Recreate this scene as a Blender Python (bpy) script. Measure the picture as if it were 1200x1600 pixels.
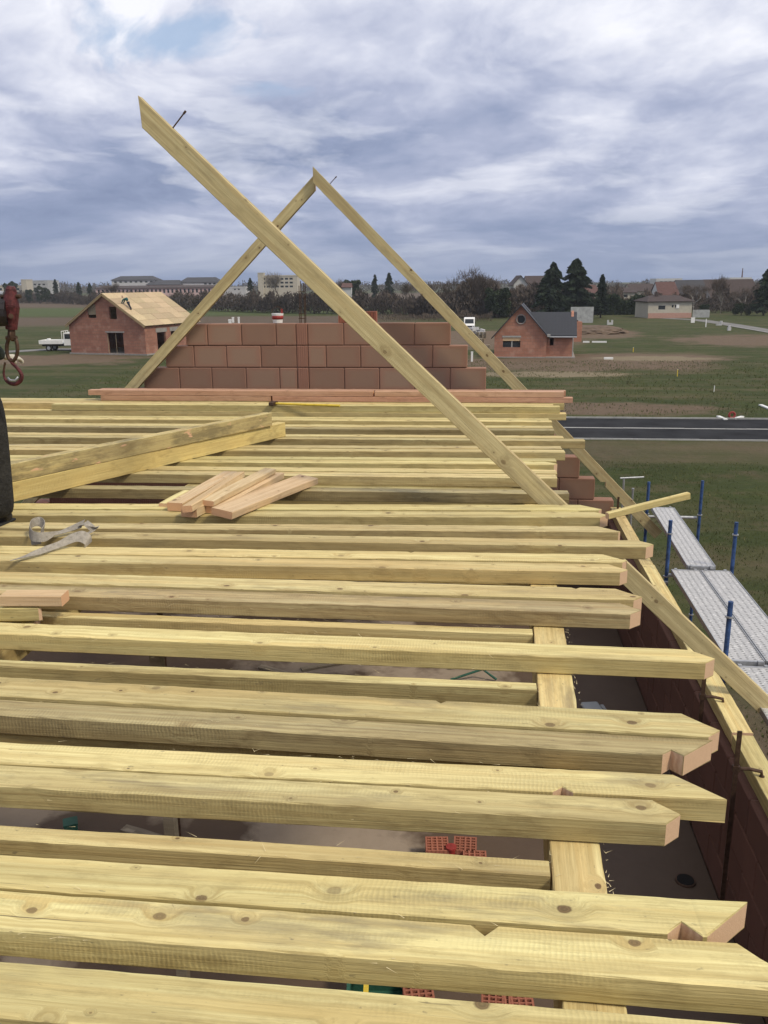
import bpy, bmesh, math, random
import numpy as np
from mathutils import Vector, Matrix
random.seed(7); RNG = np.random.default_rng(7)
rad = math.radians
for o in list(bpy.data.objects): bpy.data.objects.remove(o)
sc = bpy.context.scene
EYE = 7.2
# ------------------------------------------------------------------ camera
YAW, PITCH, ROLL, FPX = 6.7, 14.8, .57, 1350.0
_y, _p, _r = rad(YAW), rad(PITCH), rad(ROLL)
FW = Vector((-math.sin(_y)*math.cos(_p), math.cos(_y)*math.cos(_p), -math.sin(_p)))
_R0 = Vector((math.cos(_y), math.sin(_y), 0)); _U0 = _R0.cross(FW)
RT = _R0*math.cos(_r) - _U0*math.sin(_r); UP = RT.cross(FW)
cd = bpy.data.cameras.new('camera'); cam = bpy.data.objects.new('camera', cd); sc.collection.objects.link(cam)
cd.sensor_fit = 'VERTICAL'; cd.sensor_height = 24; cd.lens = 24*FPX/1600; cd.clip_start = .05; cd.clip_end = 9000
m = Matrix((RT, UP, -FW)).transposed().to_4x4(); m.translation = Vector((0, 0, EYE)); cam.matrix_world = m
sc.camera = cam
sc.render.resolution_x = 768; sc.render.resolution_y = 1024
# ------------------------------------------------------------------ world: overcast sky with broken cloud
SUN_EL, SUN_AZ = rad(48), rad(118)       # sun through thin cloud, right of the camera
w = bpy.data.worlds.new('World'); sc.world = w; w.use_nodes = True
nt = w.node_tree; nt.nodes.clear()
def N(nt, t, **k):
    n = nt.nodes.new(t)
    for a, b in k.items():
        if a.startswith('i_'): n.inputs[int(a[2:])].default_value = b
        else: setattr(n, a, b)
    return n
def L(nt, a, b): nt.links.new(a, b)
def M_(nt, op, a, b=None, c=None, clamp=False):
    n = nt.nodes.new('ShaderNodeMath'); n.operation = op; n.use_clamp = clamp
    for i, v in enumerate((a, b, c)):
        if v is None: continue
        if isinstance(v, (int, float)): n.inputs[i].default_value = v
        else: nt.links.new(v, n.inputs[i])
    return n.outputs[0]
def MIX(nt, f, a, b, blend='MIX'):
    n = nt.nodes.new('ShaderNodeMix'); n.data_type = 'RGBA'; n.blend_type = blend
    for i, v in ((0, f), (6, a), (7, b)):
        if isinstance(v, (int, float)): n.inputs[i].default_value = v
        elif isinstance(v, tuple): n.inputs[i].default_value = (*v, 1) if len(v) == 3 else v
        else: nt.links.new(v, n.inputs[i])
    return n.outputs[2]
def RAMP(nt, f, stops, interp='LINEAR'):
    n = nt.nodes.new('ShaderNodeValToRGB'); cr = n.color_ramp; cr.interpolation = interp
    while len(cr.elements) < len(stops): cr.elements.new(.5)
    for e, (p, c) in zip(cr.elements, stops):
        e.position = p; e.color = (c, c, c, 1) if isinstance(c, (int, float)) else (*c, 1)
    nt.links.new(f, n.inputs[0]); return n.outputs[0]
def NOISE(nt, vec, scale, detail=4, rough=.5, dist=0.0):
    n = nt.nodes.new('ShaderNodeTexNoise'); n.inputs['Scale'].default_value = scale; n.inputs['Detail'].default_value = detail
    n.inputs['Roughness'].default_value = rough; n.inputs['Distortion'].default_value = dist
    if vec is not None: nt.links.new(vec, n.inputs['Vector'])
    return n.outputs[0]
def MAPP(nt, vec, scale=(1, 1, 1), loc=(0, 0, 0), rot=(0, 0, 0)):
    n = nt.nodes.new('ShaderNodeMapping'); n.inputs[1].default_value = loc; n.inputs[2].default_value = rot; n.inputs[3].default_value = scale
    nt.links.new(vec, n.inputs[0]); return n.outputs[0]
sky = N(nt, 'ShaderNodeTexSky', sky_type='NISHITA', sun_disc=False, sun_elevation=SUN_EL, sun_rotation=SUN_AZ)
tc = N(nt, 'ShaderNodeTexCoord'); sx = N(nt, 'ShaderNodeSeparateXYZ'); L(nt, tc.outputs['Generated'], sx.inputs[0])
lz = M_(nt, 'MULTIPLY', M_(nt, 'LOGARITHM', M_(nt, 'ADD', M_(nt, 'MAXIMUM', sx.outputs[2], 0.0), .10), 2.718), .62)
cx = N(nt, 'ShaderNodeCombineXYZ'); L(nt, sx.outputs[0], cx.inputs[0]); L(nt, sx.outputs[1], cx.inputs[1]); L(nt, lz, cx.inputs[2])
nw = NOISE(nt, MAPP(nt, cx.outputs[0], (1, 1, 1), (4, 4, 4)), 3.0, 4, .5)
wv = nt.nodes.new('ShaderNodeVectorMath'); wv.operation = 'SCALE'; wc = nt.nodes.new('ShaderNodeCombineXYZ'); [L(nt, nw, wc.inputs[i]) for i in range(3)]; L(nt, wc.outputs[0], wv.inputs[0]); wv.inputs['Scale'].default_value = .22
wa = nt.nodes.new('ShaderNodeVectorMath'); L(nt, cx.outputs[0], wa.inputs[0]); L(nt, wv.outputs[0], wa.inputs[1]); cvw = wa.outputs[0]
n1 = NOISE(nt, MAPP(nt, cvw, (1, 1, 1), (3.1, 1.7, 0)), 3.4, 9, .58)
n2 = NOISE(nt, MAPP(nt, cvw, (1, 1, 1), (9.3, 4.1, 2)), 8.0, 7, .54)
n3 = NOISE(nt, MAPP(nt, cvw, (1, 1, 1.6), (1.3, 2.1, 7)), 5.5, 8, .55)
cl = M_(nt, 'ADD', M_(nt, 'MULTIPLY', n1, .66), M_(nt, 'MULTIPLY', n2, .34))
elev = M_(nt, 'MULTIPLY', sx.outputs[2], 3.6, clamp=True)
lift = M_(nt, 'ADD', cl, M_(nt, 'MULTIPLY', M_(nt, 'SUBTRACT', elev, .42), .17))
CK = 11.4
cloud = RAMP(nt, lift, [(.34, (.20, .25, .39)), (.43, (.28, .33, .48)), (.50, (.40, .44, .585)), (.57, (.58, .61, .73)), (.67, (.86, .87, .93))])
cloud = MIX(nt, M_(nt, 'MULTIPLY', RAMP(nt, n3, [(.53, 0.0), (.66, 1.0)]), .45), cloud, (.86, .87, .93))
lp = N(nt, 'ShaderNodeVectorMath', operation='SCALE'); L(nt, cloud, lp.inputs[0]); lp.inputs['Scale'].default_value = CK
_g = (FW + RT*((225-600)/FPX) + UP*((800-66)/FPX)).normalized()
gd = nt.nodes.new('ShaderNodeVectorMath'); gd.operation = 'DISTANCE'; L(nt, MAPP(nt, tc.outputs['Generated'], (1, 1, 3.2)), gd.inputs[0]); gd.inputs[1].default_value = (_g.x, _g.y, 3.2*_g.z)
hole_ = RAMP(nt, M_(nt, 'ADD', gd.outputs['Value'], M_(nt, 'MULTIPLY', M_(nt, 'SUBTRACT', n2, .5), .75)), [(-.01+.01, .8), (.115, 0.0)])
gap = hole_
hz = M_(nt, 'SUBTRACT', 1.0, M_(nt, 'MULTIPLY', sx.outputs[2], 11.0), clamp=True)
skyc = MIX(nt, gap, lp.outputs[0], MIX(nt, .55, sky.outputs[0], (5.2, 6.9, 9.6)))
skyc = MIX(nt, M_(nt, 'MULTIPLY', hz, .75), skyc, (2.3, 3.0, 4.7))
bg = N(nt, 'ShaderNodeBackground'); bg.inputs[1].default_value = .1; L(nt, skyc, bg.inputs[0])
wo = N(nt, 'ShaderNodeOutputWorld'); L(nt, bg.outputs[0], wo.inputs[0])
# ------------------------------------------------------------------ sun, exposure
sd = bpy.data.lights.new('sun', 'SUN'); sd.energy = 2.7; sd.angle = rad(10); sd.color = (1, .89, .70)
so = bpy.data.objects.new('sun', sd); sc.collection.objects.link(so)
sdir = Vector((math.sin(SUN_AZ)*math.cos(SUN_EL), math.cos(SUN_AZ)*math.cos(SUN_EL), math.sin(SUN_EL)))
so.rotation_euler = sdir.to_track_quat('Z', 'Y').to_euler()
sc.view_settings.view_transform = 'Standard'; sc.view_settings.look = 'None'; sc.view_settings.exposure = 0.0
sc.view_settings.gamma = 1; sc.view_settings.use_curve_mapping = False
sc.render.engine = 'CYCLES'
# ------------------------------------------------------------------ surveying helpers: photograph bearings onto real planes
def ray(px, py): return FW + RT*((px-600)/FPX) + UP*((800-py)/FPX)
def P(px, py, h):                         # point on the level h metres below the eye
    d = ray(px, py); k = -h/d.z; return Vector((d.x*k, d.y*k, EYE-h))
FH = Vector((-math.sin(_y), math.cos(_y), 0))
def FP(px, py, D):                        # point at forward distance D
    d = ray(px, py); k = D/d.dot(FH); return Vector((d.x*k, d.y*k, EYE+d.z*k))
def GD(px, py): return P(px, py, EYE).dot(FH)   # forward distance of a ground point
# ------------------------------------------------------------------ object helpers
COL = sc.collection
def tag(o, label=None, cat=None, group=None, kind=None):
    if label: o['label'] = label
    if cat: o['category'] = cat
    if group: o['group'] = group
    if kind: o['kind'] = kind
    return o
def thing(name, label, cat, loc=(0, 0, 0), rz=0, group=None):
    o = bpy.data.objects.new(name, None); COL.objects.link(o); o.empty_display_size = .2
    o.location = loc; o.rotation_euler = (0, 0, rz); return tag(o, label, cat, group)
class MB:
    def __init__(s): s.v = []; s.f = []; s.m = []
    def face(s, pts, mi=0):
        b = len(s.v); s.v += [tuple(p) for p in pts]; s.f.append(tuple(range(b, b+len(pts)))); s.m.append(mi); return s
    def box(s, x0, x1, y0, y1, z0, z1, mi=0, M=None):
        b = len(s.v)
        c = [(x, y, z) for z in (z0, z1) for y in (y0, y1) for x in (x0, x1)]
        if M is not None: c = [tuple(M @ Vector(q)) for q in c]
        s.v += c
        for q in ((0, 2, 3, 1), (4, 5, 7, 6), (0, 1, 5, 4), (2, 6, 7, 3), (0, 4, 6, 2), (1, 3, 7, 5)):
            s.f.append(tuple(b+i for i in q)); s.m.append(mi)
        return s
    def tube(s, p0, p1, r0, r1=None, n=8, mi=0, cap=True):
        if r1 is None: r1 = r0
        p0, p1 = Vector(p0), Vector(p1); d = (p1-p0)
        if d.length < 1e-6: return s
        d.normalize(); a = d.orthogonal().normalized(); c = d.cross(a); b = len(s.v)
        for p, r in ((p0, r0), (p1, r1)):
            for i in range(n):
                t = 2*math.pi*i/n; s.v.append(tuple(p+a*r*math.cos(t)+c*r*math.sin(t)))
        for i in range(n):
            j = (i+1) % n; s.f.append((b+i, b+j, b+n+j, b+n+i)); s.m.append(mi)
        if cap: s.f.append(tuple(b+i for i in reversed(range(n)))); s.f.append(tuple(b+n+i for i in range(n))); s.m += [mi, mi]
        return s
    def path(s, pts, r, n=8, mi=0):
        pts = [Vector(p) for p in pts]; m = len(pts); rr = r if isinstance(r, (list, tuple)) else [r]*m
        closed = (pts[0]-pts[-1]).length < 1e-6; a = None; base = len(s.v)
        for i, p in enumerate(pts):
            if closed: t = pts[(i+1) % (m-1)]-pts[(i-1) % (m-1)]
            else: t = pts[min(i+1, m-1)]-pts[max(i-1, 0)]
            t.normalize()
            if a is None: a = t.orthogonal().normalized()
            a = (a-t*a.dot(t)).normalized(); c = t.cross(a)
            for k in range(n):
                q = 2*math.pi*k/n; s.v.append(tuple(p+a*rr[i]*math.cos(q)+c*rr[i]*math.sin(q)))
        for i in range(m-1):
            for k in range(n):
                j = (k+1) % n; b = base+i*n; s.f.append((b+k, b+j, b+n+j, b+n+k)); s.m.append(mi)
        if not closed:
            s.f.append(tuple(base+k for k in reversed(range(n)))); s.f.append(tuple(base+(m-1)*n+k for k in range(n))); s.m += [mi, mi]
        return s
    def extrude(s, poly, d, mi=0):         # convex/simple polygon of 3D points extruded by d
        d = Vector(d); n = len(poly); b = len(s.v); s.v += [tuple(p) for p in poly] + [tuple(Vector(p)+d) for p in poly]
        s.f.append(tuple(b+i for i in range(n))); s.f.append(tuple(b+n+i for i in reversed(range(n)))); s.m += [mi, mi]
        for i in range(n):
            j = (i+1) % n; s.f.append((b+i, b+n+i, b+n+j, b+j)); s.m.append(mi)
        return s
    def build(s, name, mats, parent=None, loc=None, rz=None, smooth=False, bevel=0, fix=True):
        me = bpy.data.meshes.new(name); me.from_pydata(s.v, [], s.f)
        if not isinstance(mats, (list, tuple)): mats = [mats]
        for q in mats: me.materials.append(q)
        me.polygons.foreach_set('material_index', s.m)
        if fix:
            bm = bmesh.new(); bm.from_mesh(me); bmesh.ops.recalc_face_normals(bm, faces=bm.faces)
            bm.to_mesh(me); bm.free()
        if smooth: me.polygons.foreach_set('use_smooth', [True]*len(me.polygons))
        me.update(); o = bpy.data.objects.new(name, me); COL.objects.link(o)
        if parent: o.parent = parent
        if loc is not None: o.location = loc
        if rz is not None: o.rotation_euler = (0, 0, rz)
        if bevel:
            bv = o.modifiers.new('bevel', 'BEVEL'); bv.width = bevel; bv.segments = 2; bv.limit_method = 'ANGLE'
        return o
def quads(name, C, A, B, mats, parent=None, tri=False):    # many small faces at once
    n = len(C); k = 3 if tri else 4
    V = np.stack([C-A, C+B, C+A], 1) if tri else np.stack([C-A-B, C+A-B, C+A+B, C-A+B], 1)
    me = bpy.data.meshes.new(name); me.vertices.add(n*k); me.vertices.foreach_set('co', V.reshape(-1).astype(np.float32))
    me.loops.add(n*k); me.loops.foreach_set('vertex_index', np.arange(n*k, dtype=np.int32))
    me.polygons.add(n); me.polygons.foreach_set('loop_start', np.arange(0, n*k, k, dtype=np.int32)); me.polygons.foreach_set('loop_total', np.full(n, k, dtype=np.int32))
    me.update(calc_edges=True); me.materials.append(mats)
    o = bpy.data.objects.new(name, me); COL.objects.link(o)
    if parent: o.parent = parent
    return o
# ------------------------------------------------------------------ materials
def newmat(name, rough=.8):
    mt = bpy.data.materials.new(name); mt.use_nodes = True; nt = mt.node_tree; b = nt.nodes['Principled BSDF']
    b.inputs['Roughness'].default_value = rough; b.inputs['Specular IOR Level'].default_value = .3
    return mt, nt, b
def bump(nt, b, h, strength=.3, dist=.01):
    n = nt.nodes.new('ShaderNodeBump'); n.inputs['Strength'].default_value = strength; n.inputs['Distance'].default_value = dist
    nt.links.new(h, n.inputs['Height']); nt.links.new(n.outputs[0], b.inputs['Normal'])
def coords(nt, rnd=True):
    t = nt.nodes.new('ShaderNodeTexCoord'); v = t.outputs['Object']
    if rnd:
        oi = nt.nodes.new('ShaderNodeObjectInfo'); s = nt.nodes.new('ShaderNodeVectorMath'); s.operation = 'ADD'
        c = nt.nodes.new('ShaderNodeCombineXYZ')
        nt.links.new(M_(nt, 'MULTIPLY', oi.outputs['Random'], 37.0), c.inputs[0]); nt.links.new(M_(nt, 'MULTIPLY', oi.outputs['Random'], 91.0), c.inputs[1])
        nt.links.new(v, s.inputs[0]); nt.links.new(c.outputs[0], s.inputs[1]); return s.outputs[0], oi.outputs['Random']
    return v, None
def simple(name, col, rough=.8, var=.15, scale=6, metal=0, bmp=.15):
    mt, nt, b = newmat(name, rough); v, r = coords(nt)
    n = NOISE(nt, v, scale, 6, .6)
    d = tuple(c*(1-var) for c in col); u = tuple(min(1, c*(1+var)) for c in col)
    L(nt, RAMP(nt, n, [(.3, d), (.7, u)]), b.inputs['Base Color']); b.inputs['Metallic'].default_value = metal
    if bmp: bump(nt, b, NOISE(nt, v, scale*4, 5, .6), bmp, .02)
    return mt
def wood(name, ca, cb, cc, stain=.5, knot=(.125, .075, .035), sat=1.0):
    """sawn softwood; local x runs along the grain, metres"""
    mt, nt, b = newmat(name, .72); v, rn = coords(nt)
    # knots
    vk = nt.nodes.new('ShaderNodeTexVoronoi'); vk.inputs['Scale'].default_value = 1.0; vk.feature = 'F1'; vk.voronoi_dimensions = '2D'
    L(nt, MAPP(nt, v, (3.3, 4.3, 1.0)), vk.inputs['Vector'])
    kc = nt.nodes.new('ShaderNodeSeparateColor'); L(nt, vk.outputs['Color'], kc.inputs[0])
    wob = M_(nt, 'MULTIPLY', M_(nt, 'SUBTRACT', NOISE(nt, v, 45, 2, .5), .5), .035)
    dk = M_(nt, 'ADD', M_(nt, 'DIVIDE', M_(nt, 'ADD', vk.outputs['Distance'], wob), M_(nt, 'ADD', .22, M_(nt, 'MULTIPLY', M_(nt, 'POWER', kc.outputs[0], 1.6), .95))), 0.0)
    core = RAMP(nt, dk, [(.048, 1.0), (.066, 0.0)]); halo = RAMP(nt, dk, [(.045, 1.0), (.26, 0.0)], 'EASE')
    kr = M_(nt, 'SINE', M_(nt, 'MULTIPLY', dk, 210.0))
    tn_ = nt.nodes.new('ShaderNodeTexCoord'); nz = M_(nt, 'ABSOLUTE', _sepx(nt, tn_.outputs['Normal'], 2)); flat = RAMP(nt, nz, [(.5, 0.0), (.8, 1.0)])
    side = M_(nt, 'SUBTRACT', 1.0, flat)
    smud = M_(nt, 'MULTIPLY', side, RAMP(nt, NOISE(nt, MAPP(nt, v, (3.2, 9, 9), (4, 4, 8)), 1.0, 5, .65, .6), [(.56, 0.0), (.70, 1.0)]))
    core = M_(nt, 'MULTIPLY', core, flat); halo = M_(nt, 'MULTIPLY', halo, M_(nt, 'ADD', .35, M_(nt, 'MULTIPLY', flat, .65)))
    # grain, bent round the knots
    bend = nt.nodes.new('ShaderNodeCombineXYZ'); L(nt, M_(nt, 'MULTIPLY', halo, .045), bend.inputs[1]); L(nt, M_(nt, 'MULTIPLY', halo, .012), bend.inputs[2])
    vb = nt.nodes.new('ShaderNodeVectorMath'); vb.operation = 'ADD'; L(nt, v, vb.inputs[0]); L(nt, bend.outputs[0], vb.inputs[1]); vb = vb.outputs[0]
    g1 = NOISE(nt, MAPP(nt, vb, (.55, 24, 24)), 1.0, 6, .66, 1.2)
    g2 = NOISE(nt, MAPP(nt, vb, (3.0, 190, 150)), 1.0, 3, .6)
    rings = M_(nt, 'SINE', M_(nt, 'MULTIPLY', NOISE(nt, MAPP(nt, vb, (.32, 7, 7)), 1.0, 2, .4), 75.0))
    big = NOISE(nt, MAPP(nt, v, (.8, 5, 5)), 1.0, 3, .5)
    base = MIX(nt, RAMP(nt, big, [(.36, 0.0), (.64, 1.0)]), ca, cb)
    base = MIX(nt, M_(nt, 'MULTIPLY', RAMP(nt, g1, [(.42, 0.0), (.62, 1.0)]), .75), base, cc)
    base = MIX(nt, M_(nt, 'MULTIPLY', RAMP(nt, NOISE(nt, MAPP(nt, vb, (.35, 11, 11), (7, 3, 1)), 1.0, 4, .55, .6), [(.52, 0.0), (.66, 1.0)]), .5), base, (ca[0]*.95, ca[1]*.79, ca[2]*.66))
    base = MIX(nt, M_(nt, 'MULTIPLY', RAMP(nt, rings, [(.35, 0.0), (1.0, 1.0)]), .28), base, cc)
    base = MIX(nt, M_(nt, 'MULTIPLY', RAMP(nt, g2, [(.5, 0.0), (.7, 1.0)]), .22), base, tuple(c*.55 for c in cc))
    # blue-grey stain and dirt in patches; side faces shaded darker
    st = M_(nt, 'MULTIPLY', RAMP(nt, NOISE(nt, MAPP(nt, v, (1.6, 7, 9), (5, 2, 1)), 1.0, 7, .68), [(.52, 0.0), (.72, 1.0)]), RAMP(nt, NOISE(nt, MAPP(nt, v, (.5, 2, 2), (8, 1, 3)), 1.0, 2, .5), [(.44, 0.0), (.62, 1.0)]))
    base = MIX(nt, M_(nt, 'MULTIPLY', st, stain), base, (.15, .13, .10))
    dm = M_(nt, 'MULTIPLY', RAMP(nt, NOISE(nt, MAPP(nt, v, (.35, 9, 9), (1, 6, 2)), 1.0, 5, .6), [(.45, 0.0), (.7, 1.0)]), .45*min(1, stain+.3))
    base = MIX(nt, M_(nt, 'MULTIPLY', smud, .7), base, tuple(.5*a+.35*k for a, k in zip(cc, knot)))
    base = MIX(nt, M_(nt, 'MULTIPLY', side, .42*min(1, stain+.2)), base, tuple(c*.8 for c in cc))  # side faces darkened in the colour: shading and dirt together
    base = MIX(nt, dm, base, tuple(c*.62 for c in cc))
    # saw marks across the grain
    sw = M_(nt, 'SINE', M_(nt, 'ADD', M_(nt, 'MULTIPLY', NOISE(nt, MAPP(nt, v, (9, 14, 14)), 1.0, 3, .6), 14.0), M_(nt, 'MULTIPLY', _sepx(nt, v), 470.0)))
    swm = RAMP(nt, NOISE(nt, MAPP(nt, v, (1.1, 6, 6), (2, 9, 4)), 1.0, 4, .6), [(.5, 0.0), (.68, 1.0)])
    base = MIX(nt, M_(nt, 'MULTIPLY', M_(nt, 'MULTIPLY', M_(nt, 'MAXIMUM', sw, 0.0), swm), .20), base, tuple(c*.5 for c in cc))
    base = MIX(nt, M_(nt, 'MULTIPLY', halo, .30), base, tuple(.55*a+.45*k for a, k in zip(cc, knot)))
    base = MIX(nt, M_(nt, 'MULTIPLY', core, M_(nt, 'ADD', .45, M_(nt, 'MULTIPLY', kc.outputs[1], .5))), base, MIX(nt, RAMP(nt, kr, [(.0, 0.0), (1.0, 1.0)]), knot, tuple(k*1.5 for k in knot)))
    sp = RAMP(nt, NOISE(nt, MAPP(nt, v, (26, 60, 60)), 1.0, 3, .6), [(.68, 0.0), (.74, 1.0)])
    dirt2 = RAMP(nt, NOISE(nt, MAPP(nt, v, (7, 22, 22), (3, 3, 3)), 1.0, 8, .75), [(.50, 0.0), (.68, 1.0)])
    base = MIX(nt, M_(nt, 'MULTIPLY', dirt2, .16+.25*min(1, stain)), base, tuple(c*.55 for c in cc))
    chk = M_(nt, 'MULTIPLY', RAMP(nt, NOISE(nt, MAPP(nt, v, (1.1, 95, 95), (6, 1, 2)), 1.0, 2, .5), [(.70, 0.0), (.735, 1.0)]), RAMP(nt, NOISE(nt, MAPP(nt, v, (1.5, 4, 4), (9, 1, 2)), 1.0, 2, .5), [(.5, 0.0), (.6, 1.0)]))
    base = MIX(nt, M_(nt, 'MULTIPLY', chk, .8), base, (.10, .075, .04))
    base = MIX(nt, M_(nt, 'MULTIPLY', sp, .5), base, (.12, .10, .07))
    hs = nt.nodes.new('ShaderNodeHueSaturation'); L(nt, base, hs.inputs['Color'])
    L(nt, M_(nt, 'ADD', .492, M_(nt, 'MULTIPLY', M_(nt, 'FRACT', M_(nt, 'MULTIPLY', rn, 13.0)), .014)), hs.inputs['Hue'])
    L(nt, M_(nt, 'ADD', .75, M_(nt, 'MULTIPLY', rn, .30)), hs.inputs['Value']); hs.inputs['Saturation'].default_value = sat
    L(nt, hs.outputs[0], b.inputs['Base Color'])
    hh = M_(nt, 'ADD', M_(nt, 'MULTIPLY', g2, .5), M_(nt, 'ADD', M_(nt, 'MULTIPLY', M_(nt, 'MULTIPLY', sw, swm), .10), M_(nt, 'MULTIPLY', g1, .4)))
    bump(nt, b, hh, .8, .005)
    return mt
def _sepx(nt, v, i=0):
    s = nt.nodes.new('ShaderNodeSeparateXYZ'); nt.links.new(v, s.inputs[0]); return s.outputs[i]
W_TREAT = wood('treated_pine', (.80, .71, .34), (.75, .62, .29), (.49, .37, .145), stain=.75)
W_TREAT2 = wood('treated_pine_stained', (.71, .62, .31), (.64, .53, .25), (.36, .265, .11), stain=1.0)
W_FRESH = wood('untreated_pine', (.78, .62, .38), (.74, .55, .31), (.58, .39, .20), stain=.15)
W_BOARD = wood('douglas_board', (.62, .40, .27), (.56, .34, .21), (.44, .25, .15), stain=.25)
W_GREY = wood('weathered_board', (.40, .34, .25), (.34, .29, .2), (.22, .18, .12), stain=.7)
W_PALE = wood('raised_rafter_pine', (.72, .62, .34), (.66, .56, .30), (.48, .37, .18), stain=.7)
def endgrain(name, c1, c2):
    mt, nt, b = newmat(name, .85); v, _ = coords(nt)
    w_ = nt.nodes.new('ShaderNodeTexWave'); w_.wave_type = 'RINGS'; w_.rings_direction = 'SPHERICAL'; w_.inputs['Scale'].default_value = 55; w_.inputs['Distortion'].default_value = 3
    w_.inputs['Detail'].default_value = 2; L(nt, v, w_.inputs[0])
    c = MIX(nt, w_.outputs[1], c1, c2); c = MIX(nt, M_(nt, 'MULTIPLY', NOISE(nt, v, 60, 4, .7), .35), c, tuple(q*.6 for q in c2))
    L(nt, c, b.inputs['Base Color']); bump(nt, b, NOISE(nt, v, 220, 3, .6), .5, .003); return mt
E_TREAT = endgrain('cut_end_treated', (.70, .50, .32), (.58, .37, .23))
E_FRESH = endgrain('cut_end_fresh', (.74, .47, .27), (.60, .33, .17))
def brickmat(name, ca, cb, patch=True, grooves=True):
    """fired clay hollow block: local box coordinates through Generated"""
    mt, nt, b = newmat(name, .9); t = nt.nodes.new('ShaderNodeTexCoord'); v, rn = coords(nt)
    n = NOISE(nt, v, 5, 6, .6); c = MIX(nt, n, ca, cb)
    if patch:
        s = nt.nodes.new('ShaderNodeSeparateXYZ'); L(nt, t.outputs['Generated'], s.inputs[0])
        ex = M_(nt, 'ABSOLUTE', M_(nt, 'SUBTRACT', s.outputs[0], .5)); ez = M_(nt, 'ABSOLUTE', M_(nt, 'SUBTRACT', s.outputs[2], .5))
        q = M_(nt, 'MAXIMUM', ex, M_(nt, 'MULTIPLY', ez, .98)); q = M_(nt, 'ADD', q, M_(nt, 'MULTIPLY', NOISE(nt, v, 9, 3, .6), .09))
        f = M_(nt, 'MULTIPLY', RAMP(nt, q, [(.30, 1.0), (.52, 0.0)], 'EASE'), M_(nt, 'ADD', .45, M_(nt, 'MULTIPLY', rn, .55)))
        c = MIX(nt, f, c, (.265, .175, .122) if ca[0] > .2 else tuple(q*.9 for q in cb))
    hs = nt.nodes.new('ShaderNodeHueSaturation'); L(nt, c, hs.inputs['Color']); L(nt, M_(nt, 'ADD', .88, M_(nt, 'MULTIPLY', rn, .22)), hs.inputs['Value'])
    L(nt, hs.outputs[0], b.inputs['Base Color'])
    h = NOISE(nt, v, 90, 5, .7)
    if grooves: h = M_(nt, 'ADD', h, M_(nt, 'MULTIPLY', M_(nt, 'SINE', M_(nt, 'MULTIPLY', _sepx(nt, v, 0), 210.0)), .5))
    bump(nt, b, h, .35, .006); return mt
BRICK = brickmat('clay_block', (.245, .135, .092), (.30, .17, .118), grooves=False)
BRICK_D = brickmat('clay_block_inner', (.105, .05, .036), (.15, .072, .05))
BRICK_F = brickmat('hollow_clay_brick', (.30, .105, .065), (.36, .14, .09), patch=False)
BRICK_T = brickmat('tie_column_clay', (.23, .115, .08), (.28, .145, .10), patch=False)
MORTAR = simple('mortar_joint', (.17, .095, .07), .95, .2, 12)
CONC = simple('concrete', (.27, .25, .23), .9, .2, 3)
def housebrick(name, ca, cb, mort):
    mt, nt, b = newmat(name, .9); t = nt.nodes.new('ShaderNodeTexCoord'); v = t.outputs['Object']; s = nt.nodes.new('ShaderNodeSeparateXYZ'); L(nt, v, s.inputs[0])
    c = nt.nodes.new('ShaderNodeCombineXYZ'); L(nt, M_(nt, 'ADD', s.outputs[0], s.outputs[1]), c.inputs[0]); L(nt, s.outputs[2], c.inputs[1])
    br = nt.nodes.new('ShaderNodeTexBrick'); br.inputs['Scale'].default_value = 1; br.inputs['Brick Width'].default_value = .5; br.inputs['Row Height'].default_value = .31
    br.inputs['Mortar Size'].default_value = .016; br.inputs['Color1'].default_value = (*ca, 1); br.inputs['Color2'].default_value = (*cb, 1); br.inputs['Mortar'].default_value = (*mort, 1)
    L(nt, c.outputs[0], br.inputs['Vector'])
    col = MIX(nt, M_(nt, 'MULTIPLY', RAMP(nt, NOISE(nt, MAPP(nt, v, (.5, .5, 1.2)), 1.0, 6, .65), [(.4, 0.0), (.65, 1.0)]), .45), br.outputs[0], tuple(q*.6 for q in ca))
    col = MIX(nt, M_(nt, 'MULTIPLY', RAMP(nt, NOISE(nt, v, .9, 5, .6), [(.55, 0.0), (.7, 1.0)]), .35), col, (.5, .34, .26))
    L(nt, col, b.inputs['Base Color']); bump(nt, b, br.outputs[1], -.3, .02); return mt
HB1 = housebrick('far_brick', (.29, .13, .09), (.36, .175, .12), (.22, .14, .105))
HB2 = housebrick('far_brick_orange', (.35, .16, .105), (.42, .205, .14), (.26, .165, .12))
STEEL_D = simple('rusty_steel', (.10, .062, .042), .55, .35, 30, .7)
STEEL = simple('galvanised_steel', (.42, .43, .44), .45, .2, 20, .6)
BLUE = simple('blue_painted_steel', (.035, .075, .19), .6, .55, 18, .1)
RED = simple('red_painted_steel', (.085, .020, .021), .5, .7, 30, .1, .4)
REDB = simple('red_plastic', (.26, .035, .03), .5, .3, 22)
BLACKISH = simple('greasy_dark_steel', (.035, .03, .03), .5, .4, 30, .4)
WHITE = simple('white_paint', (.72, .72, .70), .6, .06, 5)
YEL = simple('yellow_paint', (.65, .48, .06), .5, .15, 20)
GLASSD = simple('dark_window_glass', (.03, .035, .04), .15, .2, 3, 0, 0)
TYRE = simple('tyre_rubber', (.02, .02, .02), .85, .2, 20)
CREAM = simple('cream_render', (.42, .39, .32), .9, .1, 2)
PINKR = simple('pink_render', (.50, .36, .34), .9, .12, 1)
WHITER = simple('white_render', (.46, .46, .46), .9, .08, 1)
GREYR = simple('grey_render', (.33, .34, .34), .9, .25, 1.5)
SLATE = simple('dark_roof_tiles', (.045, .045, .05), .7, .2, 3)
TILER = simple('brown_roof_tiles', (.058, .042, .038), .85, .25, 2)
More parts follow.
